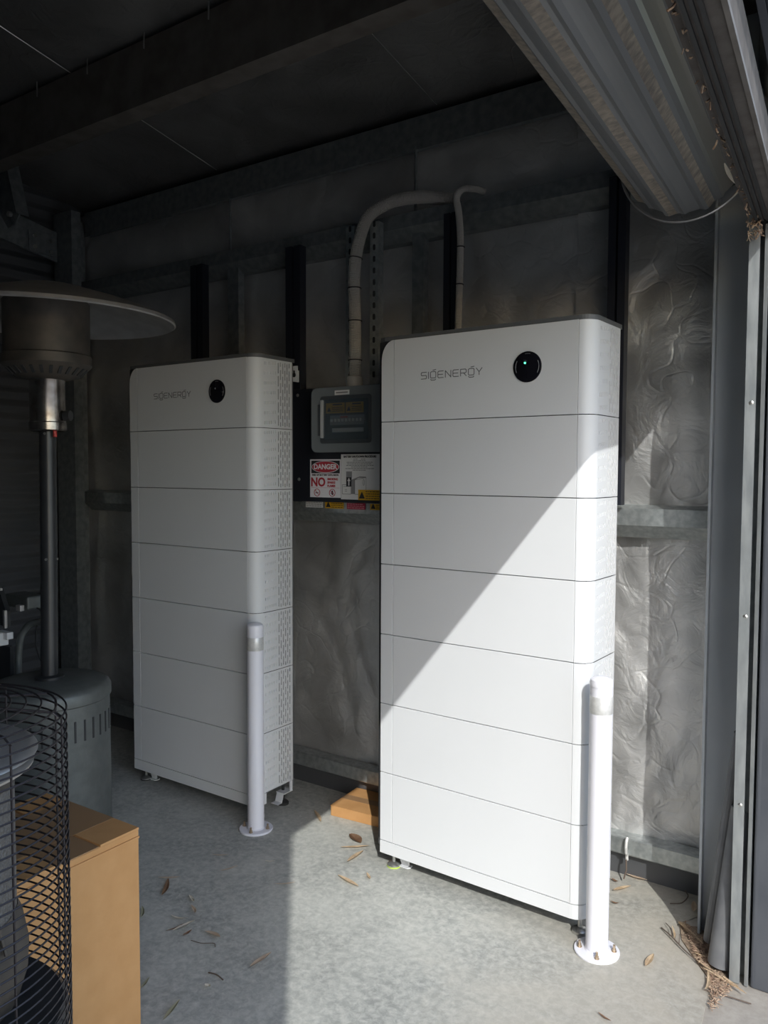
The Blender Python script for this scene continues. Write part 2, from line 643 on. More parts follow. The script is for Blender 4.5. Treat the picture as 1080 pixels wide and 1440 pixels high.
# back wall: sarking sheets lapped over each other
wb = bpy.data.objects.new('wall_back', None)
COL.objects.link(wb)
struct(wb)
obj('wall_sheet', bx(RX0 - 0.1, -0.2, 3.08, 3.10, -0.1, 3.2), 'sheet', wb)
edges = [RX0 - 0.05, -3.45, -2.62, -1.84, -1.15, -0.42]
for i in range(len(edges) - 1):
    for (za, zb, k) in ((0.10, 1.37, 0), (1.33, 2.62, 1), (2.58, 3.08, 2)):
        bm = B()
        x0, x1 = edges[i] - 0.015, edges[i + 1] + 0.03
        nx = max(8, int((x1 - x0) / 0.022))
        nz = max(8, int((zb - za) / 0.022))
        grid = []
        yb = 3.035 + 0.004 * (i % 2) - 0.003 * k - (0.012 if i == 4 else 0)
        for a in range(nx + 1):
            row = []
            x = x0 + (x1 - x0) * a / nx
            for b in range(nz + 1):
                z = za + (zb - za) * b / nz
                t = (z - za) / (zb - za)
                sag = 0.030 * math.sin(PI * min(1, max(0, t))) ** 2
                row.append(bm.verts.new((x, yb - sag * 0.6 + crumple(x, z, 1.7 * i + 5 * k, 0.017), z)))
            grid.append(row)
        for a in range(nx):
            for b in range(nz):
                bm.faces.new((grid[a][b], grid[a + 1][b], grid[a + 1][b + 1], grid[a][b + 1]))
        obj('foil_sheet', bm, 'foil', wb, smooth=True)
obj('bottom_flashing', bx(RX0, -0.47, 2.995, 3.03, 0.0, 0.115), 'sheet', wb)

# right wall: jambs and the wall over the roller door
wr = bpy.data.objects.new('wall_right', None)
COL.objects.link(wr)
struct(wr)
wr.location = DOOR_O
wr.rotation_euler = (0, 0, DOOR_R)
bm = B()
prism(bm, [(-5.7, 2.42), (0.62, 2.42), (0.62, 3.15), (-5.7, 4.2)], 'x', 0.085, 0.10)
obj('wall_sheet', bm, 'sheet_out', wr)
obj('wall_sheet', bx(0.03, 0.10, -5.7, -2.85, 0, 2.42), 'sheet_out', wr)
obj('wall_sheet', bx(0.06, 0.09, 0.04, 0.62, 0, 2.42), 'sheet_out', wr)
# outside flashing beside the guide track
struct(obj('trim_1', bx(-0.402, -0.16, 2.545, 2.64, -0.004, 2.55, 0.006), 'sheet_out'))
bm = bx(-0.60, -0.592, 2.745, 2.775, 0.0, 2.98)
box(bm, -0.60, -0.49, 2.775, 2.79, 0.0, 2.98)
box(bm, -0.60, -0.585, 2.79, 3.0, 0.0, 2.98)
tag(obj('door_post', bm, 'post'), 'dark grey folded steel post at the right end of the foil wall', 'post')

# added unseen wall behind the viewer; its corner shades the left of the floor
struct(obj('wall_added_shade', bx(0.45, 0.75, -7.0, -0.97, -0.05, 4.2), 'rend'))

# ================================================================== FRAME STEEL
G_STEEL = 'wall girts across the back wall'


def girt(label, x0, x1, zt, face, yf, mt):
    """Top-hat girt: flat face, sloping lower web, lips against the wall."""
    z1, z2 = zt, zt - face
    bm = B()
    section(bm, [(3.03, z1 + 0.012), (yf + 0.05, z1 + 0.012), (yf, z1), (yf, z2), (yf + 0.055, z2 - 0.048), (3.03, z2 - 0.05)],
            'x', x0, x1, 0.003)
    o = obj('wall_girt', bm, mt)
    return tag(o, label, 'girt', G_STEEL)


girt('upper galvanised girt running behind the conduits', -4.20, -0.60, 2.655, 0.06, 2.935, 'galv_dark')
girt('middle galvanised girt behind the switchboard with stickers on it', -4.20, -0.60, 1.412, 0.062, 2.935, 'galv')
bm = B()
section(bm, [(3.03, 0.160), (2.965, 0.160), (2.96, 0.156), (2.96, 0.098), (2.966, 0.092), (3.0, 0.090)], 'x', -4.20, -0.60, 0.003)
tag(obj('wall_girt', bm, 'galv'), 'low galvanised girt just above the floor at the back wall', 'girt', G_STEEL)

bm = B()
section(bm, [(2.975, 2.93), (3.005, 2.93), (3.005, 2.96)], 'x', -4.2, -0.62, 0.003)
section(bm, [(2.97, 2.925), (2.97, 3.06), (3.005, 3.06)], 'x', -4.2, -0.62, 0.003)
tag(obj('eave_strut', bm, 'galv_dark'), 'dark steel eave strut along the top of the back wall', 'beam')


def purlin(label, y, zb, zt, x0, x1, fl):
    t = thing('roof_purlin', label, 'beam', (0, 0, 0), 0, 'roof purlins')
    bm = B()
    section(bm, [(y + fl, zb + 0.02), (y + fl, zb), (y, zb), (y, zt), (y + fl, zt), (y + fl, zt - 0.02)], 'x', x0, x1, 0.003)
    obj('channel', bm, 'purlin', t)
    bm = B()
    for k in range(int((x1 - x0) / 0.36)):
        x = x0 + 0.12 + 0.36 * k
        tube(bm, [(x, y - 0.02, zt + 0.02), (x, y - 0.022, zt - 0.045)], 0.003, 5)
    o = obj('screw_tip', bm, 'zinc', t)
    o['kind'] = 'stuff'
    return t


purlin('deep brown roof purlin with pale lower flange, nearest the viewer', 2.13, 2.995, roof_z(2.13) - 0.02, -4.15, -0.62, 0.085)
purlin('second roof purlin further forward under the dark roof', 1.05, 3.20, roof_z(1.05) - 0.02, -4.15, -0.55, 0.085)

bm = bx(-4.255, -4.085, 2.80, 2.812, 0, 3.02)
box(bm, -4.255, -4.245, 2.812, 3.0, 0, 3.02)
box(bm, -4.097, -4.085, 2.812, 2.86, 0, 3.02)
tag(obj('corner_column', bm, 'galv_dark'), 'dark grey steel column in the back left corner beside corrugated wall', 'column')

t = thing('rafter', 'dark sloping steel rafter along the left wall, bolted to the column', 'beam')
bm = B()
for (x0, x1) in ((-4.24, -4.225),):
    prism(bm, [(-3.1, 2.805 + 0.176 * 5.55), (2.80, 2.745), (2.80, 2.915), (-3.1, 2.975 + 0.176 * 5.55)], 'x', x0, x1)
obj('channel', bm, 'galv_dark', t)
bm = bx(-4.222, -4.212, 2.62, 2.79, 2.77, 2.89, 0.002)
obj('splice_plate', bm, 'galv_dark', t)
for (y, z) in ((2.65, 2.80), (2.65, 2.86), (2.75, 2.79), (2.75, 2.85)):
    bm = B()
    tube(bm, [(-4.214, y, z), (-4.200, y, z)], 0.011, 6)
    obj('bolt', bm, 'zinc', t)

t = thing('fly_brace', 'steel brace hanging from the roof in the upper left corner', 'brace')
bm = B()
prism(bm, [(-4.16, 3.19), (-3.975, 3.19), (-3.865, 2.84), (-3.90, 2.80), (-3.97, 2.79), (-4.03, 2.86)], 'y', 2.35, 2.358)
obj('plate', bm, 'galv_dark', t)
bm = B()
prism(bm, [(-3.975, 3.19), (-3.967, 3.19), (-3.857, 2.84), (-3.865, 2.84)], 'y', 2.33, 2.40)
obj('lip', bm, 'galv_dark', t)
bm = B()
tube(bm, [(-3.935, 2.35, 2.85), (-3.935, 2.332, 2.85)], 0.014, 6)
obj('bolt', bm, 'zinc', t)

# upright rails and studs on the back wall
RAILS = (('black upright rail left of the shaded battery tower top', -3.155, 2.60, 1.42),
         ('black upright rail between the shaded tower and the switchboard', -2.503, 2.595, 1.40),
         ('black upright rail beside the thin conduit above the sunlit tower', -1.655, 2.60, 1.42),
         ('black upright rail at the right edge of the sunlit tower', -0.965, 2.61, 1.425))
for lab, x, zt, zb in RAILS:
    w = 0.042 if x < -2 else 0.029
    bm = B()
    section(bm, [(x - w, 2.928), (x - w, 2.888), (x - w * 0.25, 2.888), (x - w * 0.25, 2.915), (x + w * 0.25, 2.915),
                 (x + w * 0.25, 2.888), (x + w, 2.888), (x + w, 2.928)], 'z', zb, zt, -0.003)
    tag(obj('mounting_rail', bm, 'navy'), lab, 'rail', 'black mounting rails')
for lab, x0, x1 in (('thin grey steel stud above the left battery tower', -3.005, -2.935),
                    ('thin grey steel stud behind the top left of the sunlit tower', -1.885, -1.835)):
    bm = B()
    section(bm, [(x0, 3.005), (x0, 2.965), (x1, 2.965), (x1, 3.005)], 'z', 1.43, 2.60, -0.003)
    tag(obj('wall_stud', bm, 'galv_dark'), lab, 'stud', 'thin wall studs')
for lab, x in (('short thin rod above the upper girt, over the left tower', -3.0),
               ('short thin rod above the upper girt, over the thick conduit', -1.88)):
    bm = B()
    tube(bm, [(x, 2.975, 2.67), (x, 2.975, 2.93)], 0.006, 6)
    tube(bm, [(x, 2.975, 2.925), (x, 2.975, 2.945)], 0.011, 6)
    tag(obj('sag_rod', bm, 'galv_dark'), lab, 'rod', 'sag rods')

for lab, xa, xb in (('slotted steel strut left of the thick conduit', -2.192, -2.150),
                    ('slotted steel strut right of the thick conduit', -2.060, -2.019)):
    t = thing('slotted_strut', lab, 'strut', (0, 0, 0), 0, 'slotted struts above the switchboard')
    bm = B()
    section(bm, [(xa, 2.928), (xa, 2.893), (xb, 2.893), (xb, 2.928)], 'z', 1.40, 2.63, -0.0025)
    obj('channel', bm, 'galv', t)
    for k in range(14):
        z = 1.97 + k * 0.05
        bm = B()
        prism(bm, rrect((xa + xb) / 2 - 0.0065, (xa + xb) / 2 + 0.0065, z - 0.013, z + 0.013, 0.006, 3), 'y', 2.8885, 2.8905)
        obj('slot', bm, 'dark', t)

# ================================================================== ROLLER DOOR
t = thing('roller_door', 'rolled-up roller door drum under the roof at upper right', 'roller door', DOOR_O, DOOR_R)
cxd, czd = -0.195, 2.517
prof = []
kinds = []
N = 100
for k in range(N):
    ang = 2 * PI * k / N
    s = (k % 10)
    r = 0.176
    if s in (0, 1):
        r = 0.186
    elif s in (2,):
        r = 0.180
    elif s == 5:
        r = 0.181
    prof.append((cxd + r * math.cos(ang), czd + r * math.sin(ang)))
    kinds.append(1 if s in (1, 2) else 0)
bm = B()
ya, yb = -3.2, 0.09
va = [bm.verts.new((p[0], ya, p[1])) for p in prof]
vb = [bm.verts.new((p[0], yb, p[1])) for p in prof]
for k in range(N):
    j = (k + 1) % N
    f = bm.faces.new((va[k], va[j], vb[j], vb[k]))
    f.material_index = kinds[k]
bm.faces.new(va)
bm.faces.new(vb)
o = obj('curtain_roll', bm, 'curtain', t)
o.data.materials.append(M['dirt'])
bm = B()
tube(bm, [(cxd + 0.199 * math.cos(2 * PI * k / 64), 0.098, czd + 0.199 * math.sin(2 * PI * k / 64)) for k in range(64)], 0.0042, 6, closed=True)
obj('end_ring', bm, 'alu', t)
bm = B()
tube(bm, [(cxd, 0.09, czd), (cxd, 0.235, czd)], 0.02, 12)
obj('axle', bm, 'galv', t)
bm = bx(cxd - 0.06, cxd + 0.20, 0.215, 0.225, 2.44, 2.72)
obj('axle_bracket', bm, 'galv_dark', t)
# bottom rail of the curtain hanging inside the lintel
bm = B()
section(bm, [(-0.012, 2.37), (-0.012, 2.285), (0.02, 2.285)], 'y', -3.2, -0.02, 0.004)
obj('bottom_rail', bm, 'lintel', t)
t = thing('door_lintel', 'brown-grey steel door lintel with brush strip at top right', 'lintel', DOOR_O, DOOR_R)
bm = bx(0.006, 0.075, -3.3, 0.02, 2.268, 2.372, 0.003)
obj('lintel_channel', bm, 'lintel', t)
for k in range(3):
    bm = bx(0.012 + 0.013 * k, 0.019 + 0.013 * k, -3.3, 0.015, 2.262, 2.269)
    obj('seal_strip', bm, 'rubber', t)
bm = bx(0.069, 0.078, -3.3, 0.02, 2.264, 2.275)
obj('edge_bead', bm, 'purlin', t)
obj('fascia', bx(0.10, 0.15, -3.3, 0.3, 2.42, 2.80, 0.004), 'sheet_out', t)
# dust and dry bits caught along the lintel
bm = B()
for k in range(230):
    y = random.uniform(-2.2, 0.03) if k < 150 else random.gauss(0.012, 0.02)
    z = 2.275 + random.uniform(-0.012, 0.02) - (random.uniform(0, 0.05) if k >= 150 else 0)
    x = random.uniform(-0.008, 0.008) if k < 150 else random.uniform(-0.01, 0.03)
    L = random.uniform(0.006, 0.022)
    a = random.uniform(0, 2 * PI)
    d = Vector((math.cos(a) * 0.6, math.sin(a), random.uniform(-1, 0.5))) * L
    tube(bm, [(x, y, z), (x + d.x * 0.4, y + d.y * 0.5, z + d.z * 0.6), (x + d.x, y + d.y, z + d.z)], random.uniform(0.0008, 0.0022), 4)
o = obj('caught_debris', bm, 'litter', t)
o['kind'] = 'stuff'

t = thing('door_track', 'galvanised roller door guide track standing at the right edge', 'track', (-0.449, 2.573, 0.0), 0.0)
bm = B()
section(bm, [(0.000, 0.045), (-0.008, -0.030), (0.018, -0.030)], 'z', 0.0, 2.26, -0.003)
obj('inner_channel', bm, 'track', t)
bm = B()
section(bm, [(0.034, 0.04), (0.034, -0.030), (0.042, -0.032)], 'z', 0.0, 2.26, -0.003)
obj('outer_channel', bm, 'track', t)
obj('web', bx(-0.004, 0.036, 0.02, 0.045, 0.0, 2.26), 'galv_dark', t)
for z in (0.55, 1.12, 1.75):
    obj('screw', lathe(B(), [(0.007, 0), (0.007, 0.003), (0.003, 0.005), (0, 0.005)], 10), 'zinc', t, loc=(0.006, -0.030, z), rot=(PI / 2, 0, 0))

# leaning pipes between post and track
bm = B()
tube(bm, [(-0.545, 2.675, 0.03), (-0.462, 2.635, 0.74)], 0.021, 16)
tag(obj('leaning_pipe', bm, 'upipe'), 'slim grey pipe leaning between the dark post and door track', 'pipe')
bm = B()
lathe(bm, [(0.036, 0), (0.036, 0.5), (0.032, 0.5), (0.032, 0.003)], 24, cap=False)
o = obj('downpipe_offcut', bm, 'upipe', smooth=True, loc=(-0.497, 2.588, 0.015))
o.rotation_euler = Vector((0.045, 0.03, 0.44)).to_track_quat('Z', 'Y').to_euler()
tag(o, 'short wide grey pipe offcut leaning against the door track', 'pipe')

# ================================================================== BATTERY TOWERS
RHO, SIDE, DEPTH = 0.05, 0.776, 0.24
PANEL_R = 0.726
LEFT = -0.056
Z_BASE0, Z_BASE1, MOD, Z_TOP = 0.0615, 0.1115, 0.27, 2.035
GAP = 0.0014


def arc_profile(r_off=0.0, n=8):
    return [(PANEL_R + (RHO - r_off) * math.sin(a), RHO - (RHO - r_off) * math.cos(a)) for a in [PI / 2 * k / n for k in range(n + 1)]]


def cover_mesh(h, rounded=False):
    """Wrap-round right side cover with shallow pockets and through slots."""
    bm = B()
    z0, z1 = GAP, h - GAP
    pts = arc_profile()
    pts[0] = (PANEL_R + 0.001, 0.0)
    lo = [bm.verts.new((p[0], p[1], z0)) for p in pts]
    hi = [bm.verts.new((p[0], p[1], z1)) for p in pts]
    for i in range(len(pts) - 1):
        f = bm.faces.new((lo[i], lo[i + 1], hi[i + 1], hi[i]))
        f.smooth = True
    # outer rims top and bottom (sheet thickness)
    inn = [(PANEL_R + (RHO - 0.006) * math.sin(a), RHO - (RHO - 0.006) * math.cos(a)) for a in [PI / 2 * k / 8 for k in range(9)]]
    for z, ring in ((z0, lo), (z1, hi)):
        iv = [bm.verts.new((p[0], p[1], z)) for p in inn]
        ov = [bm.verts.new((p[0], p[1], z)) for p in pts]
        for i in range(len(pts) - 1):
            bm.faces.new((ov[i], ov[i + 1], iv[i + 1], iv[i]))

    lo = hi = None

    def quad(y0, y1, a, b, x=SIDE):
        bm.faces.new([bm.verts.new(p) for p in ((x, y0, a), (x, y1, a), (x, y1, b), (x, y0, b))])

    def col(y0, y1, cuts, depth, through):
        z = z0
        for a, b in cuts:
            quad(y0, y1, z, a)
            xi = SIDE - depth
            for q in (((SIDE, y0, a), (xi, y0, a), (xi, y0, b), (SIDE, y0, b)), ((SIDE, y1, a), (xi, y1, a), (xi, y1, b), (SIDE, y1, b)),
                      ((SIDE, y0, a), (SIDE, y1, a), (xi, y1, a), (xi, y0, a)), ((SIDE, y0, b), (SIDE, y1, b), (xi, y1, b), (xi, y0, b))):
                bm.faces.new([bm.verts.new(p) for p in q])
            if not through:
                quad(y0, y1, a, b, xi)
            z = b
        quad(y0, y1, z, z1)
    y = RHO
    rows = 7
    for c in range(6):
        ys = 0.058 + 0.0135 * c
        quad(y, ys, z0, z1)
        st = (z1 - z0) / rows
        cuts = [(z0 + st * (k + 0.32) + 0.0012 * c, z0 + st * (k + 0.66) + 0.0012 * c) for k in range(rows)]
        col(ys, ys + 0.0046, cuts, 0.0040, False)
        y = ys + 0.0046
    for c in range(6):
        ys = 0.146 + 0.0145 * c
        quad(y, ys, z0, z1)
        nslot = 5
        st = (z1 - z0 - 0.012) / nslot
        if c % 2 == 0:
            cuts = [(z0 + 0.006 + st * k + 0.006, z0 + 0.006 + st * (k + 1) - 0.006) for k in range(nslot)]
        else:
            cuts = [(z0 + 0.008, z0 + 0.006 + st * 0.5 - 0.007)]
            cuts += [(z0 + 0.006 + st * (k - 0.5) + 0.007, z0 + 0.006 + st * (k + 0.5) - 0.007) for k in range(1, nslot)]
            cuts += [(z0 + 0.006 + st * (nslot - 0.5) + 0.007, z1 - 0.008)]
        col(ys, ys + 0.0062, cuts, 0.004, True)
        y = ys + 0.0062
    quad(y, DEPTH, z0, z1)
    bm.faces.new([bm.verts.new(p) for p in ((SIDE, DEPTH, z0), (SIDE - 0.006, DEPTH, z0), (SIDE - 0.006, DEPTH, z1), (SIDE, DEPTH, z1))])
    me = bpy.data.meshes.new('side_cover')
    bmesh.ops.recalc_face_normals(bm, faces=bm.faces)
    bm.to_mesh(me)
    bm.free()
    me.materials.append(M['white'])
    return me


def to_mesh(bm, material, name):
    bmesh.ops.recalc_face_normals(bm, faces=bm.faces)
    me = bpy.data.meshes.new(name)
    bm.to_mesh(me)
    bm.free()
    me.materials.append(M[material])
    return me


def core_mesh(h):
    return to_mesh(bx(-0.075, SIDE - 0.016, 0.016, DEPTH - 0.004, 0.0, h), 'dark', 'core')


MH = MOD
CH = Z_TOP - (Z_BASE1 + 6 * MOD)
ME = dict(
    core=core_mesh(MH), cover=cover_mesh(MH),
    panel=to_mesh(bx(GAP, PANEL_R - GAP * 0.5, 0.0, 0.014, GAP, MH - GAP, 0.0012), 'white', 'front_panel'),
    edge=to_mesh(bx(LEFT, -GAP * 0.4, 0.0, 0.014, GAP, MH - GAP, 0.0012), 'white', 'edge_trim'),
    ccore=core_mesh(CH - 0.002), ccover=cover_mesh(CH),
    cpanel=to_mesh(bx(GAP, PANEL_R - GAP * 0.5, 0.0, 0.014, GAP, CH, 0.0012), 'white', 'front_panel'),
)
# top left trim with its big rounded corner
bm = B()
pts = [(LEFT, GAP), (-GAP * 0.4, GAP), (-GAP * 0.4, CH)]
for k in range(13):
    a = PI / 2 * k / 12
    pts.append((-0.0008 - (abs(LEFT) - 0.0008) * math.sin(a), CH - 0.075 * (1 - math.cos(a))))
prism(bm, pts, 'y', 0.0, 0.014)
ME['cedge'] = to_mesh(bm, 'white', 'edge_trim')


# brand lettering drawn as thin strokes (unit letter: height 1)
def stroke_letters():
    W = 0.95
    S = [[(W, 1), (0.12, 1), (0, 0.9), (0, 0.62), (0.12, 0.52), (W - 0.12, 0.52), (W, 0.42), (W, 0.1), (W - 0.12, 0), (0, 0)]]
    I = [[(0, 0), (0, 1)]]
    Gg = [[(0.15, 1), (W - 0.15, 1), (W, 0.88), (W, 0.16), (W - 0.15, 0.04), (0.15, 0.04), (0, 0.16), (0, 0.88), (0.15, 1)],
          [(W * 0.45, 1.22), (W * 1.0, 1.30)],
          [(0.02, -0.14), (0.16, -0.28), (W - 0.16, -0.28), (W - 0.02, -0.14)]]
    Ee = [[(W, 1), (0.15, 1), (0, 0.88), (0, 0.12), (0.15, 0), (W, 0)], [(0, 0.5), (W * 0.9, 0.5)]]
    Nn = [[(0, 0), (0, 1), (W, 0), (W, 1)]]
    Rr = [[(0, 0), (0, 1), (W - 0.15, 1), (W, 0.88), (W, 0.55), (W - 0.15, 0.43), (0, 0.43)], [(W * 0.55, 0.43), (W, 0)]]
    Yy = [[(0, 1), (W * 0.5, 0.45), (W, 1)], [(W * 0.5, 0.45), (W * 0.5, 0)]]
    return [(S, W), (I, 0), (Gg, W), (Ee, W), (Nn, W), (Ee, W), (Rr, W), (Gg, W), (Yy, W)]


def logo_mesh():
    L = stroke_letters()
    gap = 0.36
    total = sum(w for _, w in L) + gap * (len(L) - 1)
    width, height = 0.252, 0.0235
    sx = width / total
    bm = B()
    x = 0
    hw = 0.0013
    for strokes, w in L:
        for st in strokes:
            P = [Vector(((x + p[0]) * sx, p[1] * height)) for p in st]
            for a, b in zip(P[:-1], P[1:]):
                d = (b - a).normalized()
                n = Vector((-d.y, d.x)) * hw
                a2, b2 = a - d * hw * 0.7, b + d * hw * 0.7
                prism(bm, [tuple(a2 + n), tuple(b2 + n), tuple(b2 - n), tuple(a2 - n)], 'y', -0.0006, 0.0002)
        x += w + gap
    return to_mesh(bm, 'logo', 'logo')


LOGO = logo_mesh()


def tower(label, loc, rotz, lit):
    t = thing('battery_tower', label, 'battery', loc, rotz, 'battery towers')
    for k in range(6):
        c = link('battery_module', ME['core'], None, t)
        c.location = (0, 0, Z_BASE1 + MOD * k)
        link('front_panel', ME['panel'], None, c)
        link('edge_trim', ME['edge'], None, c)
        link('side_cover', ME['cover'], None, c)
    c = link('controller_unit', ME['ccore'], None, t)
    c.location = (0, 0, Z_BASE1 + MOD * 6)
    c['label'] = 'top controller unit with round display'
    link('front_panel', ME['cpanel'], None, c)
    link('edge_trim', ME['cedge'], None, c)
    link('side_cover', ME['ccover'], None, c)
    z0 = Z_BASE1 + MOD * 6
    lg = link('brand_logo', LOGO, None, c)
    lg.location = (0.123, 0, 1.882 - z0)
    lg.rotation_euler = (0, -0.002, 0)
    lg['label'] = 'thin grey brand lettering'
    bm = lathe(B(), [(0.0, -0.001), (0.0515, -0.001), (0.0515, 0.003), (0.049, 0.0045), (0.0, 0.0045)], 48)
    d = obj('round_display', bm, 'black_gloss', c, smooth=True, loc=(0.5475, 0, 1.896 - z0), rot=(PI / 2, 0, 0))
    bm = lathe(B(), [(0.0, 0.0), (0.0035, 0.0), (0.0035, 0.0008), (0.0, 0.0008)], 12)
    obj('status_light', bm, 'led' if lit else 'breaker', c, loc=(0.54, -0.0046, 1.909 - z0), rot=(PI / 2, 0, 0))
    for a0, a1, r in ((150, 205, 0.042), (-30, 25, 0.043), (75, 100, 0.044)):
        P = [(r * math.cos(math.radians(a)), 0.0, r * math.sin(math.radians(a))) for a in range(a0, a1 + 1, 5)]
        obj('display_arc', tube(B(), P, 0.0007, 4), 'inkgrey', c, loc=(0.5475, -0.0047, 1.896 - z0))
    # dark rear shell seen past the left edge and a dark cap above
    bm = B()
    out = [(-0.086, 0.03), (-0.086, DEPTH + 0.02), (SIDE - 0.012, DEPTH + 0.02), (SIDE - 0.012, DEPTH - 0.003), (-0.076, DEPTH - 0.003), (-0.076, 0.03)]
    prism(bm, out, 'z', 0.075, 2.03)
    obj('rear_shell', bm, 'shell', t)
    bm = B()
    out = [(-0.045, 0.006)] + [(p[0] - 0.001, p[1] + 0.003) for p in arc_profile()] + [(SIDE - 0.002, DEPTH + 0.02), (-0.086, DEPTH + 0.02), (-0.086, 0.05), (-0.075, 0.02)]
    prism(bm, out, 'z', Z_TOP - 0.001, Z_TOP + 0.015)
    obj('top_cap', bm, 'shell', t)
    # base: front skirt, sides, feet
    bm = B()
    out = [(LEFT, 0.0), (PANEL_R, 0.0)] + arc_profile()[1:] + [(SIDE, 0.062), (SIDE - 0.012, 0.062)] + \
          [(PANEL_R + 0.038 * math.sin(a), RHO - 0.038 * math.cos(a)) for a in (PI / 2, PI / 4, 0)] + [(LEFT, 0.012)]
    prism(bm, out, 'z', Z_BASE0, Z_BASE1 - GAP)
    obj('base_skirt', bm, 'white', t)
    bm = bx(LEFT + 0.004, SIDE - 0.03, 0.014, DEPTH - 0.01, Z_BASE1 - 0.02, Z_BASE1 - 0.001)
    obj('base_tray', bm, 'shell', t)
    bm = bx(SIDE - 0.012, SIDE, DEPTH - 0.014, DEPTH, Z_BASE0 + 0.002, Z_BASE1, 0.003)
    box(bm, SIDE - 0.05, SIDE, DEPTH - 0.06, DEPTH, Z_BASE0, Z_BASE0 + 0.004)
    section(bm, [(DEPTH - 0.06, Z_BASE0 + 0.002), (DEPTH - 0.072, Z_BASE0 - 0.035), (DEPTH - 0.098, Z_BASE0 - 0.035)], 'x', SIDE - 0.045, SIDE - 0.005, 0.003)
    obj('rear_bracket', bm, 'white', t)
    for (x, y, fl) in ((-0.018, 0.042, 1), (0.745, 0.045, 0), (-0.015, 0.20, 0), (0.74, 0.212, 0)):
        f = obj('levelling_foot', lathe(B(), [(0.0, 0.0), (0.027, 0.0), (0.027, 0.009), (0.020, 0.016), (0.007, 0.020), (0.0065, 0.092), (0, 0.092)], 20),
                'zinc' if y < 0.1 else 'rubber', t, smooth=True, loc=(x, y, 0.0))
        if fl:
            obj('foot_pad', lathe(B(), [(0.0, -0.0005), (0.0278, -0.0005), (0.0278, 0.005), (0.0, 0.005)], 20), 'lime' if lit else 'rubber', f)
            bm = B()
            prism(bm, [(0.01, 0.075), (0.07, 0.065), (0.062, 0.012), (0.052, 0.004), (0.03, 0.004), (0.02, 0.03)], 'y', 0.012, 0.016)
            prism(bm, [(0.02, 0.0), (0.062, 0.0), (0.07, 0.012), (0.066, 0.03), (0.022, 0.03)], 'z', 0.004, 0.008)
            obj('foot_bracket', bm, 'white', f)
    return t


tower('white battery tower half in sunlight, with green status light', (-1.674, 2.502, 0), -0.0262, True)
tl = tower('white battery tower in full shade on the left', (-3.178, 2.523, 0), -0.0014, False)
tl.location.z = 0.0
# small white keyhole bracket behind the left tower
t = thing('wall_bracket', 'small white bracket with keyhole beside the shaded tower', 'bracket')
obj('plate', bx(-2.47, -2.388, 2.785, 2.788, 1.953, 2.021, 0.001), 'white', t)
bm = B()
prism(bm, ellipse_pts(-2.408, 1.98, 0.0095, 0.0105, 16), 'y', 2.7835, 2.7849)
prism(bm, rrect(-2.412, -2.404, 1.98, 2.001, 0.0035, 3), 'y', 2.7835, 2.7849)
obj('keyhole', bm, 'dark', t)
obj('arm', bx(-2.475, -2.465, 2.785, 2.93, 1.96, 2.014), 'white', t)


# ================================================================== BOLLARDS
def bollard(label, loc, lit_side):
    t = thing('bollard', label, 'bollard', loc, 0, 'white bollards')
    obj('pipe', lathe(B(), [(0.0355, 0.008), (0.0355, 0.872)], 40, cap=False), 'boll', t, smooth=True)
    obj('cap', lathe(B(), [(0.0362, 0.868), (0.0366, 0.870), (0.0366, 0.882), (0.034, 0.890), (0.024, 0.897), (0.010, 0.900), (0, 0.9005)], 40, cap=False), 'boll', t, smooth=True)
    obj('reflective_band', lathe(B(), [(0.0355, 0.783), (0.0362, 0.784), (0.0362, 0.838), (0.0355, 0.839)], 40, cap=False), 'tapeband', t, smooth=True)
    obj('base_plate', lathe(B(), [(0.0, 0.0), (0.071, 0.0), (0.072, 0.002), (0.072, 0.007), (0.070, 0.009), (0.0, 0.009)], 48), 'boll', t, smooth=True)
    obj('weld', lathe(B(), [(0.0355, 0.009), (0.040, 0.009), (0.0355, 0.014)], 40, cap=False), 'boll', t, smooth=True)
    for k in range(4):
        a = math.radians(-70 + 90 * k)
        b_ = obj('anchor_bolt', lathe(B(), [(0, 0.009), (0.0085, 0.009), (0.0085, 0.011), (0.0065, 0.011), (0.0065, 0.018), (0.0042, 0.018), (0.0042, 0.030), (0, 0.030)], 8),
                 'rustbolt', t, loc=(0.054 * math.cos(a), 0.054 * math.sin(a), 0))
    return t


bollard('white steel bollard in the sun before the right tower corner', (-0.843, 2.453, 0), 1)
bollard('white steel bollard in shade before the left tower', (-2.356, 2.468, 0), 0)

# ================================================================== SWITCHBOARD AND SIGNS
t = thing('backing_board', 'black backing board between the two battery towers', 'board')
obj('panel', bx(-2.497, -1.80, 2.875, 2.888, 1.402, 1.925, 0.0015), 'board', t)
for (x, z) in ((-2.465, 1.898), (-2.457, 1.505), (-1.84, 1.898), (-1.84, 1.44)):
    obj('screw', lathe(B(), [(0.008, 0), (0.008, 0.002), (0.003, 0.005), (0, 0.005)], 12), 'zinc', t, loc=(x, 2.875, z), rot=(PI / 2, 0, 0))

t = thing('switchboard', 'grey switchboard enclosure with smoked window on the black board', 'switchboard')
X0, X1, ZA, ZB = -2.305, -1.905, 1.628, 1.912
bm = B()
prism(bm, rrect(X0 + 0.004, X1 - 0.004, ZA + 0.004, ZB - 0.004, 0.024), 'y', 2.815, 2.875)
obj('enclosure', bm, 'encl', t, smooth=True)
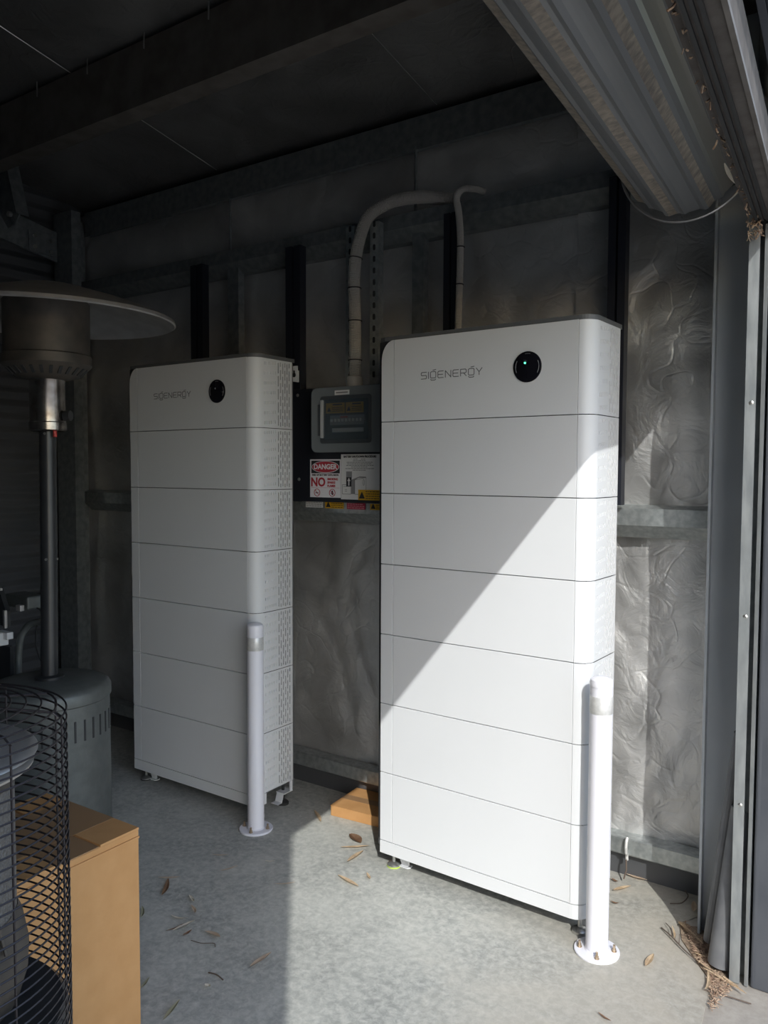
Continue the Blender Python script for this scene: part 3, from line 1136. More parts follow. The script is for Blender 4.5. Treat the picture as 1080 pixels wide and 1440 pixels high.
# lid as a frame around the window
WX0, WX1, WZ0, WZ1 = -2.248, -1.978, 1.670, 1.870
bm = B()
outer = rrect(X0, X1, ZA, ZB, 0.028)
inner = rrect(WX0, WX1, WZ0, WZ1, 0.012)
for (ya_, yb_) in ((2.782, 2.818),):
    A = [bm.verts.new((p[0], ya_, p[1])) for p in outer]
    Bi = [bm.verts.new((p[0], ya_, p[1])) for p in inner]
    A2 = [bm.verts.new((p[0], yb_, p[1])) for p in outer]
    B2 = [bm.verts.new((p[0], yb_, p[1])) for p in inner]
    n = len(outer)
    for i in range(n):
        j = (i + 1) % n
        bm.faces.new((A[i], A[j], Bi[j], Bi[i]))
        bm.faces.new((A[i], A2[i], A2[j], A[j]))
        bm.faces.new((Bi[i], Bi[j], B2[j], B2[i]))
lid = obj('lid', bm, 'encl', t)
bm = B()
A = rrect(WX0 - 0.004, WX1 + 0.004, WZ0 - 0.004, WZ1 + 0.004, 0.013)
Ci = rrect(WX0 + 0.012, WX1 - 0.012, WZ0 + 0.012, WZ1 - 0.012, 0.008)
a_ = [bm.verts.new((p[0], 2.779, p[1])) for p in A]
c_ = [bm.verts.new((p[0], 2.781, p[1])) for p in Ci]
a2_ = [bm.verts.new((p[0], 2.783, p[1])) for p in A]
for i in range(len(A)):
    j = (i + 1) % len(A)
    bm.faces.new((a_[i], a_[j], c_[j], c_[i]))
    bm.faces.new((a_[i], a2_[i], a2_[j], a_[j]))
wf = obj('window_frame', bm, 'encl_dark', t)
obj('pane', bx(WX0, WX1, 2.7815, 2.7835, WZ0, WZ1), 'pane', wf)
obj('inner_plate', bx(WX0 - 0.01, WX1 + 0.01, 2.810, 2.814, WZ0 - 0.01, WZ1 + 0.01), 'encl_dark', t)
h = obj('handle', bx(WX0 + 0.002, WX0 + 0.016, 2.770, 2.782, WZ0 + 0.02, WZ1 - 0.012, 0.003), 'handle', t)
obj('hinge', bx(WX0 - 0.018, WX0 - 0.006, 2.776, 2.784, WZ0 + 0.03, WZ1 - 0.03, 0.003), 'encl_dark', t)
# breakers and stickers behind the window
bk = obj('breaker_row', bx(-2.213, -2.026, 2.800, 2.810, 1.748, 1.790), 'breaker', t)
for k in range(9):
    obj('toggle', bx(-2.205 + 0.02 * k, -2.197 + 0.02 * k, 2.792, 2.800, 1.762, 1.774), 'paper', bk)
obj('red_marking', bx(-2.155, -2.115, 2.7990, 2.7998, 1.779, 1.785), 'orange_red', bk)
obj('white_strip', bx(-2.205, -2.035, 2.805, 2.810, 1.716, 1.734), 'paper', t)
for x0, x1 in ((-2.240, -2.138), (-2.130, -2.036)):
    y_ = obj('yellow_sticker', bx(x0, x1, 2.806, 2.810, 1.800, 1.846), 'yellow', t)
    bm = B()
    prism(bm, [(x0 + 0.006, 1.808), (x0 + 0.028, 1.808), (x0 + 0.017, 1.828)], 'y', 2.8052, 2.8062)
    obj('warning_triangle', bm, 'ink', y_)
    bm = bx(x0 + 0.036, x1 - 0.012, 2.8052, 2.8062, 1.835, 1.841)
    for k in range(3):
        box(bm, x0 + 0.034, x1 - 0.006, 2.8052, 2.8062, 1.808 + 0.008 * k, 1.811 + 0.008 * k)
    obj('print', bm, 'ink', y_)
lb = obj('name_sticker', bx(-2.172, -2.092, 2.7805, 2.782, 1.877, 1.897), 'paper', t)
obj('print', bx(-2.164, -2.100, 2.7798, 2.7808, 1.884, 1.890), 'inkgrey', lb)

# danger sign
SY = 2.8725
t = thing('danger_sign', 'white danger sign with red oval and big red NO', 'sign', (-2.388, SY, 1.423))
w_, h_ = 0.179, 0.175
obj('plate', bx(0, w_, 0, 0.0022, 0, h_), 'sign', t)
hd = obj('black_header', bx(0.008, w_ - 0.005, -0.0005, 0.0, h_ - 0.064, h_ - 0.006), 'ink', t)
bm = B()
prism(bm, ellipse_pts(0.0905, h_ - 0.035, 0.080, 0.0275, 40), 'y', -0.0010, -0.0004)
obj('white_oval', bm, 'sign', hd)
bm = B()
prism(bm, ellipse_pts(0.0905, h_ - 0.035, 0.077, 0.025, 40), 'y', -0.0015, -0.0008)
obj('red_oval', bm, 'red', hd)
text_part('DANGER', 0.032, (0.0905, -0.0018, h_ - 0.035), 'sign', t, sx=1.05, bold=0.0012)
text_part('RISK OF BATTERY EXPLOSION', 0.0105, (0.0905, -0.0006, h_ - 0.072), 'ink', t, sx=1.08, bold=0.0005)
text_part('NO', 0.056, (0.048, -0.0006, 0.0685), 'red', t, sx=0.96, bold=0.0018)
for k, s in enumerate(('SMOKING', 'SPARKS', 'FLAMES')):
    text_part(s, 0.0135, (0.103, -0.0006, 0.084 - 0.0155 * k), 'red', t, align='LEFT', bold=0.0007)
obj('rule_line', bx(0.008, w_ - 0.008, -0.0005, 0.0, 0.0445, 0.0453), 'red', t)
for cx in (0.042, 0.131):
    bm = B()
    tube(bm, [(cx + 0.0165 * math.cos(2 * PI * k / 28), -0.0004, 0.022 + 0.0165 * math.sin(2 * PI * k / 28)) for k in range(28)], 0.0015, 5, closed=True)
    tube(bm, [(cx - 0.0115, -0.0006, 0.0335), (cx + 0.0115, -0.0006, 0.0105)], 0.0013, 5)
    s_ = obj('prohibition_symbol', bm, 'maroon', t)
    bm = bx(cx - 0.009, cx + 0.008, -0.0005, 0.0, 0.019, 0.0225)
    if cx > 0.1:
        box(bm, cx - 0.003, cx + 0.004, -0.0005, 0.0, 0.012, 0.032)
    obj('pictogram', bm, 'ink', s_)

# shutdown procedure sign
t = thing('procedure_sign', 'white battery shutdown procedure sign with line drawing', 'sign', (-2.206, SY - 0.001, 1.417))
w_, h_ = 0.262, 0.203
obj('plate', bx(0, w_, 0, 0.0022, 0, h_), 'paper', t)
text_part('BATTERY SHUTDOWN PROCEDURE', 0.0125, (0.105, -0.0006, h_ - 0.011), 'ink', t, sx=0.88, bold=0.0006)
bm = B()
random.seed(3)
for (z, a, b) in ((h_ - 0.022, 0.070, 0.095), (h_ - 0.022, 0.112, 0.135), (h_ - 0.029, 0.068, 0.142), (h_ - 0.036, 0.032, 0.175),
                  (h_ - 0.043, 0.035, 0.168), (h_ - 0.050, 0.030, 0.180), (h_ - 0.057, 0.058, 0.150), (h_ - 0.064, 0.025, 0.182), (h_ - 0.071, 0.066, 0.138)):
    x = a
    while x < b - 0.004:
        L = random.uniform(0.006, 0.016)
        box(bm, x, min(x + L, b), -0.0005, 0.0, z - 0.0014, z + 0.0014)
        x += L + 0.0024
o = obj('print_line', bm, 'inkgrey', t)
o['kind'] = 'stuff'
# drawing: isolator with arrow, front unit, battery tower
d = obj('drawn_box', bx(0.030, 0.060, -0.0006, 0.0, 0.058, 0.126), 'ink', t)
obj('drawn_louvre', bx(0.031, 0.062, -0.0009, -0.0003, 0.100, 0.126), 'inkgrey', d)
bm = B()
prism(bm, [(0.036, 0.083), (0.045, 0.098), (0.054, 0.083), (0.048, 0.083), (0.048, 0.062), (0.042, 0.062), (0.042, 0.083)], 'y', -0.0012, -0.0005)
obj('arrow', bm, 'paper', d)
bm = B()
prism(bm, [(0.058, 0.025), (0.078, 0.025), (0.078, 0.088), (0.100, 0.098), (0.140, 0.098), (0.140, 0.103), (0.105, 0.104), (0.062, 0.090), (0.058, 0.075)], 'y', -0.0006, 0.0)
obj('drawn_tower_side', bm, 'inkgrey', t)
bm = B()
for a, b in (((0.078, 0.024), (0.078, 0.088)), ((0.078, 0.088), (0.140, 0.100)), ((0.140, 0.100), (0.140, 0.024)), ((0.078, 0.024), (0.140, 0.024)),
             ((0.008, 0.024), (0.008, 0.066)), ((0.008, 0.024), (0.056, 0.024)), ((0.056, 0.024), (0.056, 0.066)), ((0.008, 0.066), (0.056, 0.066)),
             ((0.014, 0.058), (0.034, 0.058)), ((0.022, 0.045), (0.034, 0.045)), ((0.022, 0.037), (0.034, 0.037))):
    tube(bm, [(a[0], -0.0003, a[1]), (b[0], -0.0003, b[1])], 0.0007, 4)
P = ellipse_pts(0.127, 0.078, 0.004, 0.013, 16)
tube(bm, [(p[0], -0.0003, p[1]) for p in P], 0.0007, 4, closed=True)
obj('drawn_outline', bm, 'ink', t)


def sticker(name, label, x0, x1, z0, z1, y, m_, tri, ink):
    t = thing(name, label, 'sticker', (x0, y, z0), 0, 'stickers below the board')
    w, h = x1 - x0, z1 - z0
    obj('face', bx(0, w, 0, 0.0012, 0, h), m_, t)
    bm = B()
    left = 0.004
    if tri:
        prism(bm, [(0.004, h * 0.15), (0.004 + h * 0.72, h * 0.15), (0.004 + h * 0.36, h * 0.82)], 'y', -0.0005, 0)
        left = 0.008 + h * 0.72
    random.seed(int(w * 1e5) + len(label))
    rows = 4
    for k in range(rows):
        z = h * (0.17 + 0.22 * k)
        x = left
        while x < w - 0.012:
            L = random.uniform(0.006, 0.018)
            box(bm, x, min(x + L, w - 0.004), -0.0005, 0, z - h * 0.035, z + h * 0.035)
            x += L + 0.003
    o = obj('print', bm, ink, t)
    o['kind'] = 'stuff'
    return t


GY = 2.9305
sticker('white_sticker', 'white printed sticker on the girt below the board, leftmost', -2.463, -2.359, 1.372, 1.411, GY, 'paper', False, 'inkgrey')
sticker('yellow_sticker', 'yellow warning sticker on the girt below the danger sign', -2.344, -2.236, 1.370, 1.409, GY, 'yellow', True, 'ink')
sticker('red_sticker', 'crimson sticker on the girt below the procedure sign', -2.217, -2.113, 1.370, 1.408, GY, 'maroon', False, 'pinkink')
sticker('yellow_sticker', 'yellow warning sticker on the girt at the sunlit tower edge', -2.086, -1.985, 1.370, 1.406, GY, 'yellow', True, 'ink')
sticker('yellow_sticker', 'yellow sticker overlapping the lower corner of the procedure sign', -2.108, -1.985, 1.416, 1.462, SY - 0.003, 'yellow', True, 'ink')


# ================================================================== CONDUITS
def conduit(label, pts, rad, ridge, step, ties):
    t = thing('flexible_conduit', label, 'conduit', (0, 0, 0), 0, 'grey flexible conduits')
    P = resample(spline(pts, 14), step)
    rr = [rad + (ridge if i % 2 else -ridge) for i in range(len(P))]
    bm = B()
    tube(bm, P, rr, 14)
    obj('hose', bm, 'conduit', t, smooth=False)
    for z in ties:
        i = min(range(len(P)), key=lambda k: abs(P[k].z - z))
        q = P[i]
        dr = (P[min(i + 2, len(P) - 1)] - P[max(i - 2, 0)]).normalized()
        bm = B()
        u = dr.cross(Vector((0, 1, 0))).normalized()
        v = dr.cross(u)
        tube(bm, [q + (u * math.cos(2 * PI * k / 20) + v * math.sin(2 * PI * k / 20)) * (rad + ridge + 0.001) for k in range(20)], 0.0025, 5, closed=True)
        obj('cable_tie', bm, 'rubber', t)
    return t


t = conduit('thick grey corrugated conduit rising from the switchboard and bending right',
            [(-2.100, 2.835, 1.905), (-2.101, 2.835, 2.05), (-2.102, 2.835, 2.24), (-2.106, 2.835, 2.40), (-2.093, 2.845, 2.53), (-2.050, 2.862, 2.645),
             (-1.965, 2.90, 2.700), (-1.86, 2.935, 2.712), (-1.76, 2.965, 2.70), (-1.68, 2.995, 2.68)], 0.0265, 0.0016, 0.0032, (2.03, 2.20, 2.34, 2.47))
obj('gland', lathe(B(), [(0.035, 1.905), (0.035, 1.955), (0.031, 1.96), (0.0275, 1.96)], 24, -2.100, 2.835), 'conduit', t, smooth=True)
conduit('thin grey conduit rising behind the sunlit tower to the upper girt',
        [(-1.605, 2.865, 1.95), (-1.606, 2.868, 2.14), (-1.602, 2.87, 2.32), (-1.600, 2.87, 2.48), (-1.612, 2.875, 2.59), (-1.628, 2.885, 2.655),
         (-1.612, 2.905, 2.690), (-1.575, 2.94, 2.695), (-1.55, 2.98, 2.690)], 0.0135, 0.0009, 0.0026, (2.30, 2.45))

# ================================================================== TALL PATIO HEATER
HX, HY = -2.815, 1.80
t = thing('patio_heater', 'tall black mushroom patio heater with dish reflector on the left', 'heater', (HX, HY, 0))
lx, ly = -0.035, 0.04      # the head leans a touch
prof = [(0.205, 0.0), (0.235, 0.012), (0.235, 0.03), (0.226, 0.04), (0.222, 0.66), (0.228, 0.665), (0.228, 0.70), (0.222, 0.712), (0.205, 0.722), (0.06, 0.735), (0.0, 0.735)]
base = obj('tank_housing', lathe(B(), prof, 56), 'heater_grey', t, smooth=True)
for k in range(36):
    a = 2 * PI * k / 36
    bm = bx(-0.0035, 0.0035, -0.002, 0.002, 0.53, 0.61)
    o = obj('vent_slot', bm, 'dark', base, loc=(0.2226 * math.cos(a), 0.2226 * math.sin(a), 0), rot=(0, 0, a + PI / 2))
obj('pole_flange', lathe(B(), [(0.055, 0.733), (0.055, 0.745), (0.034, 0.75), (0.0, 0.75)], 32), 'heater', t, smooth=True)
bm = B()
tube(bm, [(0, 0, 0.74), (lx * 0.45, ly * 0.45, 1.22), (lx * 0.68, ly * 0.68, 1.71)], 0.0315, 28)
pole = obj('pole', bm, 'heater', t, smooth=True)
for (z, f_) in ((1.20, 0.44), (1.685, 0.67)):
    for a in (-0.9, 0.5):
        bm = B()
        tube(bm, [(lx * f_ + 0.030 * math.cos(a), ly * f_ + 0.030 * math.sin(a) - 0.0, z), (lx * f_ + 0.036 * math.cos(a), ly * f_ + 0.036 * math.sin(a), z)], 0.005, 8)
        obj('screw', bm, 'zinc', pole)
hx, hy = lx * 0.75, ly * 0.75
nk = obj('burner_neck', lathe(B(), [(0.060, 1.695), (0.069, 1.70), (0.069, 1.728), (0.0655, 1.732), (0.0655, 1.895), (0.069, 1.90)], 40, hx, hy), 'steel', t, smooth=True)
bm = B()
lathe(bm, [(0.0, 1.695), (0.060, 1.695)], 30, hx, hy, cap=False)
obj('neck_plate', bm, 'burner', nk)
bm = B()
tube(bm, [(hx + 0.052, hy - 0.004, 1.70), (hx + 0.052, hy - 0.004, 1.672)], 0.007, 10)
obj('red_ignition_button', bm, 'orange_red', t)
bm = B()
tube(bm, [(hx + 0.064, hy + 0.03, 1.755), (hx + 0.086, hy + 0.042, 1.755)], 0.02, 14)
obj('control_knob', bm, 'heater', t)
hx, hy = lx * 0.9, ly * 0.9
bh = obj('burner_housing', lathe(B(), [(0.07, 1.892), (0.115, 1.905), (0.160, 1.945), (0.165, 1.95), (0.165, 1.985), (0.158, 1.99), (0.158, 2.19), (0.150, 2.20)], 48, hx, hy), 'burner', t, smooth=True)
for k in range(26):
    a = 2 * PI * k / 26
    bm = bx(-0.006, 0.006, -0.018, 0.018, -0.002, 0.002)
    o = obj('air_slot', bm, 'dark', bh)
    o.location = (hx + 0.136 * math.cos(a), hy + 0.136 * math.sin(a), 1.922)
    o.rotation_euler = (Vector((0, 0, 1)).rotation_difference(Vector((0.72 * math.cos(a), 0.72 * math.sin(a), -0.72)).normalized()) @
                        Matrix.Rotation(a - PI / 2, 3, 'Z').to_quaternion()).to_euler()
# dish
dish = obj('reflector', lathe(B(), [(0.0, 2.235), (0.12, 2.228), (0.30, 2.178), (0.440, 2.128), (0.462, 2.108), (0.468, 2.112), (0.466, 2.124),
                                    (0.445, 2.136), (0.30, 2.186), (0.12, 2.236), (0.0, 2.243)], 9 * 8, 0, 0), 'alu', t, smooth=True)
dish.location = (lx, ly, 0.012)
dish.rotation_euler = (0.0, 0.012, 0)
for k in range(3):
    a = math.radians(20 + 120 * k)
    bm = B()
    tube(bm, [(0.17 * math.cos(a), 0.17 * math.sin(a), 2.212), (0.452 * math.cos(a), 0.452 * math.sin(a), 2.113)], 0.004, 6)
    obj('fold_rib', bm, 'alu', dish)
for k in range(3):
    a = math.radians(-30 + 120 * k)
    bm = B()
    tube(bm, [(lx + 0.14 * math.cos(a), ly + 0.14 * math.sin(a), 2.17), (lx + 0.16 * math.cos(a), ly + 0.16 * math.sin(a), 2.225)], 0.012, 8)
    obj('reflector_stud', bm, 'alu', t)
bm = lathe(B(), [(0.05, 2.16), (0.125, 2.165), (0.125, 2.21), (0.05, 2.222)], 32, lx, ly)
obj('burner_screen', bm, 'screen', t, smooth=True)

# ================================================================== CAGED HEATER IN FRONT
CX, CY = -1.294, 0.605
t = thing('area_heater', 'gas heater inside a black wire guard at lower left', 'heater', (CX, CY, 0))
R = 0.213


def ring_mesh(r, rad=0.0017, seg=56):
    bm = B()
    tube(bm, [(r * math.cos(2 * PI * k / seg), r * math.sin(2 * PI * k / seg), 0) for k in range(seg)], rad, 5, closed=True)
    return to_mesh(bm, 'wire', 'guard_ring')


rm = ring_mesh(R)
z = 1.155
k = 0
while z > 0.60:
    o = link('guard_ring', rm, None, t)
    o.location = (0, 0, z)
    z -= 0.0165
for r in (0.198, 0.175, 0.152, 0.129, 0.106, 0.083, 0.06, 0.037):
    o = link('guard_ring', ring_mesh(r, 0.0016, 40), None, t)
    o.location = (0, 0, 1.158 + 0.02 * (1 - (r / R) ** 2))
for k in range(10):
    a = 2 * PI * k / 10 + 0.12
    c, s = math.cos(a), math.sin(a)
    bm = B()
    tube(bm, [((R - 0.002) * c, (R - 0.002) * s, 0.60), ((R - 0.002) * c, (R - 0.002) * s, 1.150), (0.197 * c, 0.197 * s, 1.160), (0.11 * c, 0.11 * s, 1.171), (0.03 * c, 0.03 * s, 1.175)], 0.002, 6)
    obj('guard_rod', bm, 'wire', t)
obj('reflector', lathe(B(), [(0.0, 1.116), (0.10, 1.113), (0.155, 1.105), (0.167, 1.098), (0.169, 1.094), (0.165, 1.092), (0.150, 1.097), (0.0, 1.106)], 64), 'alu', t, smooth=True)
obj('lower_reflector', lathe(B(), [(0.120, 1.092), (0.150, 1.086), (0.163, 1.078), (0.162, 1.074), (0.148, 1.079), (0.118, 1.084)], 64, cap=False), 'alu', t, smooth=True)
obj('burner_screen', lathe(B(), [(0.132, 0.83), (0.132, 1.085)], 64, cap=False), 'screen', t, smooth=True)
obj('screen_band', lathe(B(), [(0.1325, 1.045), (0.134, 1.047), (0.134, 1.083), (0.1325, 1.085)], 64, cap=False), 'burner', t, smooth=True)
obj('burner_dome', lathe(B(), [(0.133, 0.835), (0.141, 0.815), (0.149, 0.77), (0.147, 0.73), (0.135, 0.69), (0.11, 0.665), (0.0, 0.665)], 64, cap=False), 'burner', t, smooth=True)
for a in (0.35, 2.4, 4.5):
    bm = B()
    tube(bm, [(0.134 * math.cos(a), 0.134 * math.sin(a), 0.85), (0.150 * math.cos(a), 0.150 * math.sin(a), 0.80)], 0.0035, 8)
    obj('clip', bm, 'burner', t)
obj('base_pan', lathe(B(), [(0.0, 0.602), (0.209, 0.602), (0.209, 0.65), (0.20, 0.66), (0.0, 0.66)], 64), 'heater', t, smooth=True)
obj('tank_housing', lathe(B(), [(0.20, 0.0), (0.21, 0.01), (0.205, 0.03), (0.205, 0.60)], 48), 'heater', t, smooth=True)

# ================================================================== CARDBOARD BOXES
bxX, bxY, bxH = -1.672, 1.315, 0.62
t = thing('cardboard_box', 'tall closed cardboard box behind the caged heater', 'box', (bxX, bxY, 0), 0.02)
bm = bx(-0.40, 0.0, -0.36, 0.0, 0.0, bxH - 0.006, 0.002)
obj('carton', bm, 'card', t)
bm = bx(-0.40, 0.001, -0.36, -0.24, bxH - 0.006, bxH, 0.0008)
obj('flap', bm, 'card', t)
bm = bx(-0.40, 0.001, -0.118, 0.0, bxH - 0.006, bxH, 0.0008)
obj('flap', bm, 'card', t)
bm = bx(-0.40, -0.002, -0.238, -0.12, bxH - 0.006, bxH - 0.004)
obj('inner_flap', bm, 'card_dark', t)
bm = bx(-0.30, -0.10, -0.36, 0.0, bxH, bxH + 0.0006)
obj('packing_tape', bm, 'card_dark', t)
bm = bx(-0.0015, 0.0035, -0.36, 0.0, bxH - 0.028, bxH - 0.022, 0.001)
obj('crease', bm, 'card', t)

t = thing('flat_carton', 'small flat cardboard carton on the floor behind the sunlit tower', 'box', (-2.178, 2.762, 0), 0.09)
obj('carton', bx(0.0, 0.40, 0.0, 0.225, 0.0, 0.045, 0.002), 'card', t)
obj('lid_flap', bx(-0.0015, 0.40, -0.0015, 0.2265, 0.045, 0.0475, 0.0008), 'card', t)
obj('packing_tape', bx(0.0, 0.40, 0.09, 0.135, 0.0475, 0.0479), 'card_dark', t)

# ================================================================== WORKBENCH AT THE LEFT EDGE
t = thing('folding_workbench', 'dark folding workbench with pale clamp blocks at the left edge', 'workbench', (-3.25, 1.88, 0))
bm = B()
prism(bm, [(-0.35, 1.06), (-0.02, 1.045), (0.035, 0.945), (0.035, 0.88), (-0.35, 0.90)], 'y', -0.02, 0.0)
obj('jaw_board', bm, 'heater', t)
obj('jaw_edge', bx(0.030, 0.046, -0.032, -0.020, 0.876, 0.952, 0.002), 'alu', t)
obj('jaw_rod', bx(-0.05, 0.03, -0.04, -0.03, 1.036, 1.046), 'alu', t)
obj('clamp_block', bx(-0.12, 0.028, -0.05, -0.005, 0.800, 0.855, 0.004), 'paper', t)
obj('clamp_block', bx(-0.03, 0.056, -0.03, 0.0, 0.828, 0.858, 0.003), 'paper', t)
bm = B()
tube(bm, [(-0.12, -0.06, 0.858), (0.022, -0.06, 0.842)], 0.009, 10)
obj('clamp_lever', bm, 'rubber', t)
bm = B()
tube(bm, spline([(0.20, 0.08, 0.905), (0.12, 0.06, 0.895), (0.085, 0.04, 0.872), (0.065, 0.02, 0.80), (0.066, 0.01, 0.60), (0.068, 0.0, 0.02)], 8), 0.014, 12)
obj('leg', bm, 'heater_grey', t, smooth=True)
bm = B()
tube(bm, [(-0.33, 0.02, 0.88), (-0.32, 0.0, 0.0)], 0.014, 12)
obj('leg', bm, 'heater_grey', t, smooth=True)
obj('side_panel', bx(-0.35, 0.052, -0.015, 0.0, 0.45, 0.795), 'heater', t)
obj('tool_tray', bx(-0.05, 0.13, 0.02, 0.12, 0.955, 1.01, 0.008), 'heater_grey', t)
obj('silver_catch', bx(0.075, 0.108, 0.0, 0.02, 0.95, 0.975, 0.002), 'alu', t)
bm = B()
tube(bm, spline([(0.11, 0.06, 0.965), (0.15, 0.07, 0.945), (0.16, 0.07, 0.91), (0.13, 0.06, 0.88), (0.14, 0.05, 0.80), (0.17, 0.05, 0.74)], 8), 0.003, 6)
obj('cable', bm, 'rubber', t)


# ================================================================== LEAVES AND DEBRIS
def leaf(label, ax, ay, bx_, by_, width, material, lift=0.006, curl=0.25, group='fallen gum leaves', z0=0.0015, name='dry_leaf'):
    a, b = Vector((ax, ay, 0)), Vector((bx_, by_, 0))
    d = b - a
    L = d.length
    d.normalize()
    n = Vector((-d.y, d.x, 0))
    bm = B()
    K = 9
    rows = []
    for i in range(K):
        t_ = i / (K - 1)
        w = width * max(0.06, math.sin(PI * min(1, t_ * 0.93 + 0.04)) ** 0.8)
        c = d * (L * (t_ - 0.5)) + n * (curl * L * (0.25 - (t_ - 0.5) ** 2))
        z = z0 + lift * (0.35 + 0.65 * abs(2 * t_ - 1) ** 1.5)
        rows.append([bm.verts.new(c - n * w + Vector((0, 0, z + w * 0.5))), bm.verts.new(c + Vector((0, 0, z))),
                     bm.verts.new(c + n * w + Vector((0, 0, z + w * 0.35)))])
    for r0, r1 in zip(rows[:-1], rows[1:]):
        for k in range(2):
            bm.faces.new((r0[k], r0[k + 1], r1[k + 1], r1[k]))
    bmesh.ops.solidify(bm, geom=bm.faces[:], thickness=0.0006)
    o = obj(name, bm, material, smooth=True)
    o.location = (a + b) / 2
    return tag(o, label, 'leaf', group)


LV = [
    ('pale straight leaf crossing a brown leaf beside the tall box', (-2.363, 1.944, -2.297, 1.997), 0.006, 'leaf', .1),
    ('dark brown leaf crossed by a pale leaf beside the tall box', (-2.324, 1.96, -2.25, 1.868), 0.009, 'leaf_brown', .15),
    ('tiny curled leaf at the top of the leaf cluster in shade', (-2.172, 1.926, -2.124, 1.904), 0.006, 'leaf_pale', .3),
    ('small curled leaf above the leaf cluster in shade', (-2.115, 1.885, -2.065, 1.858), 0.006, 'leaf', .35),
    ('arched grey leaf at the left of the shaded leaf cluster', (-2.122, 1.801, -2.061, 1.823), 0.005, 'leaf_pale', -.3),
    ('long pale leaf at the bottom of the shaded leaf cluster', (-2.044, 1.742, -2.03, 1.826), 0.008, 'leaf_pale', .2),
    ('small dark leaf under the shaded leaf cluster', (-1.996, 1.743, -1.996, 1.781), 0.006, 'leaf_brown', .2),
    ('boat-shaped curled leaf right of the shaded leaf cluster', (-1.953, 1.80, -1.887, 1.805), 0.009, 'leaf', .45),
    ('tan twisted leaf lying alone left of the shadow edge', (-1.696, 1.747, -1.692, 1.84), 0.009, 'leaf', .15),
    ('green-grey narrow leaf at the bottom beside the tall box', (-1.726, 1.434, -1.756, 1.519), 0.007, 'leaf_green', .1),
    ('thin pale leaf touching the tall box foot', (-1.889, 1.485, -1.911, 1.536), 0.005, 'leaf_green', .1),
    ('thin straight leaf in the shade before the left bollard', (-2.331, 2.188, -2.274, 2.228), 0.004, 'leaf', .05),
    ('slanting thin leaf in the shade below the left bollard', (-2.208, 2.114, -2.18, 2.183), 0.005, 'leaf', .12),
    ('short pale leaf in shade close to the sunlit patch', (-2.123, 2.271, -2.087, 2.296), 0.004, 'leaf_pale', .05),
    ('thin leaf lying across the shadow edge', (-1.971, 2.161, -1.915, 2.216), 0.004, 'leaf', .05),
    ('orange leaf lying alone in the sunlit patch', (-1.816, 2.348, -1.704, 2.326), 0.010, 'bark', .12),
    ('crumpled brown leaf in the sun beside the tower foot', (-1.984, 2.649, -1.901, 2.611), 0.022, 'leaf_brown', .1),
    ('tan leaf in the sun just left of the tower foot', (-1.85, 2.454, -1.852, 2.561), 0.011, 'bark', .15),
    ('pale shredded leaf between the brown leaf and the tower foot', (-1.945, 2.532, -1.856, 2.61), 0.008, 'bark', .1),
    ('small pale leaf in the sun below the tower foot', (-1.737, 2.426, -1.699, 2.395), 0.006, 'bark', .1),
    ('tiny pale scrap on the shaded floor near the bottom', (-1.748, 1.609, -1.726, 1.61), 0.008, 'leaf_pale', .2),
    ('narrow grey leaf along the right side of the tall box', (-2.25, 1.781, -2.196, 1.732), 0.006, 'leaf_green', .2),
    ('thin stem-like leaf under the shaded leaf cluster', (-2.062, 1.726, -2.045, 1.792), 0.003, 'leaf_brown', .1),
    ('faint tan leaf at the sunlit corner before the flat carton', (-2.258, 2.745, -2.162, 2.671), 0.009, 'bark', .15),
    ('tan leaf on the sunlit slab right of the sunny bollard', (-0.686, 2.454, -0.684, 2.53), 0.010, 'bark', .1),
    ('tan leaf at the foot of the back wall behind the sunny bollard', (-0.915, 2.985, -0.837, 2.985), 0.008, 'leaf', .1),
    ('pale leaf just right of the sunny bollard', (-0.917, 2.84, -0.874, 2.907), 0.010, 'bark', .2),
    ('dark narrow leaf right behind the sunny bollard', (-0.951, 2.921, -0.924, 2.91), 0.006, 'leaf_brown', .2),
    ('tall dry leaf standing against the foot of the dark post', (-0.655, 2.93, -0.640, 2.86), 0.010, 'leaf', .1),
    ('pale leaf at the slab corner in the litter heap', (-0.666, 2.766, -0.632, 2.743), 0.012, 'bark', .1),
    ('brown leaf sliver right of the sunny bollard base', (-0.901, 2.762, -0.872, 2.764), 0.005, 'leaf_brown', .1),
    ('thin dark leaf on the slab below the sunny bollard', (-0.735, 2.16, -0.692, 2.146), 0.004, 'leaf_brown', .1),
]
for lab, (a, b, c, d_), w, m_, cu in LV:
    leaf(lab, a, b, c, d_, w, m_, 0.008, cu)

TW = [('dark forked twig across the slab corner by the litter heap', [(-0.706, 2.70, 0.006), (-0.66, 2.655, 0.012), (-0.60, 2.60, 0.010), (-0.52, 2.545, 0.008)], 0.0022),
      ('thin twig lying on the rough concrete at lower right', [(-0.51, 2.444, 0.006), (-0.45, 2.45, 0.006), (-0.383, 2.455, 0.005)], 0.002),
      ('thin bent twig in the shade at the foot of the back wall', [(-0.724, 2.876, 0.004), (-0.69, 2.90, 0.006), (-0.68, 2.95, 0.01), (-0.698, 2.983, 0.012)], 0.002),
      ('short dark twig on shaded floor above the bottom edge', [(-1.786, 1.659, 0.004), (-1.755, 1.662, 0.007), (-1.723, 1.659, 0.004)], 0.0022),
      ('bent hair-thin twig beside the boat-shaped leaf', [(-1.96, 1.745, 0.003), (-1.92, 1.752, 0.004), (-1.885, 1.775, 0.004), (-1.868, 1.765, 0.003)], 0.0012)]
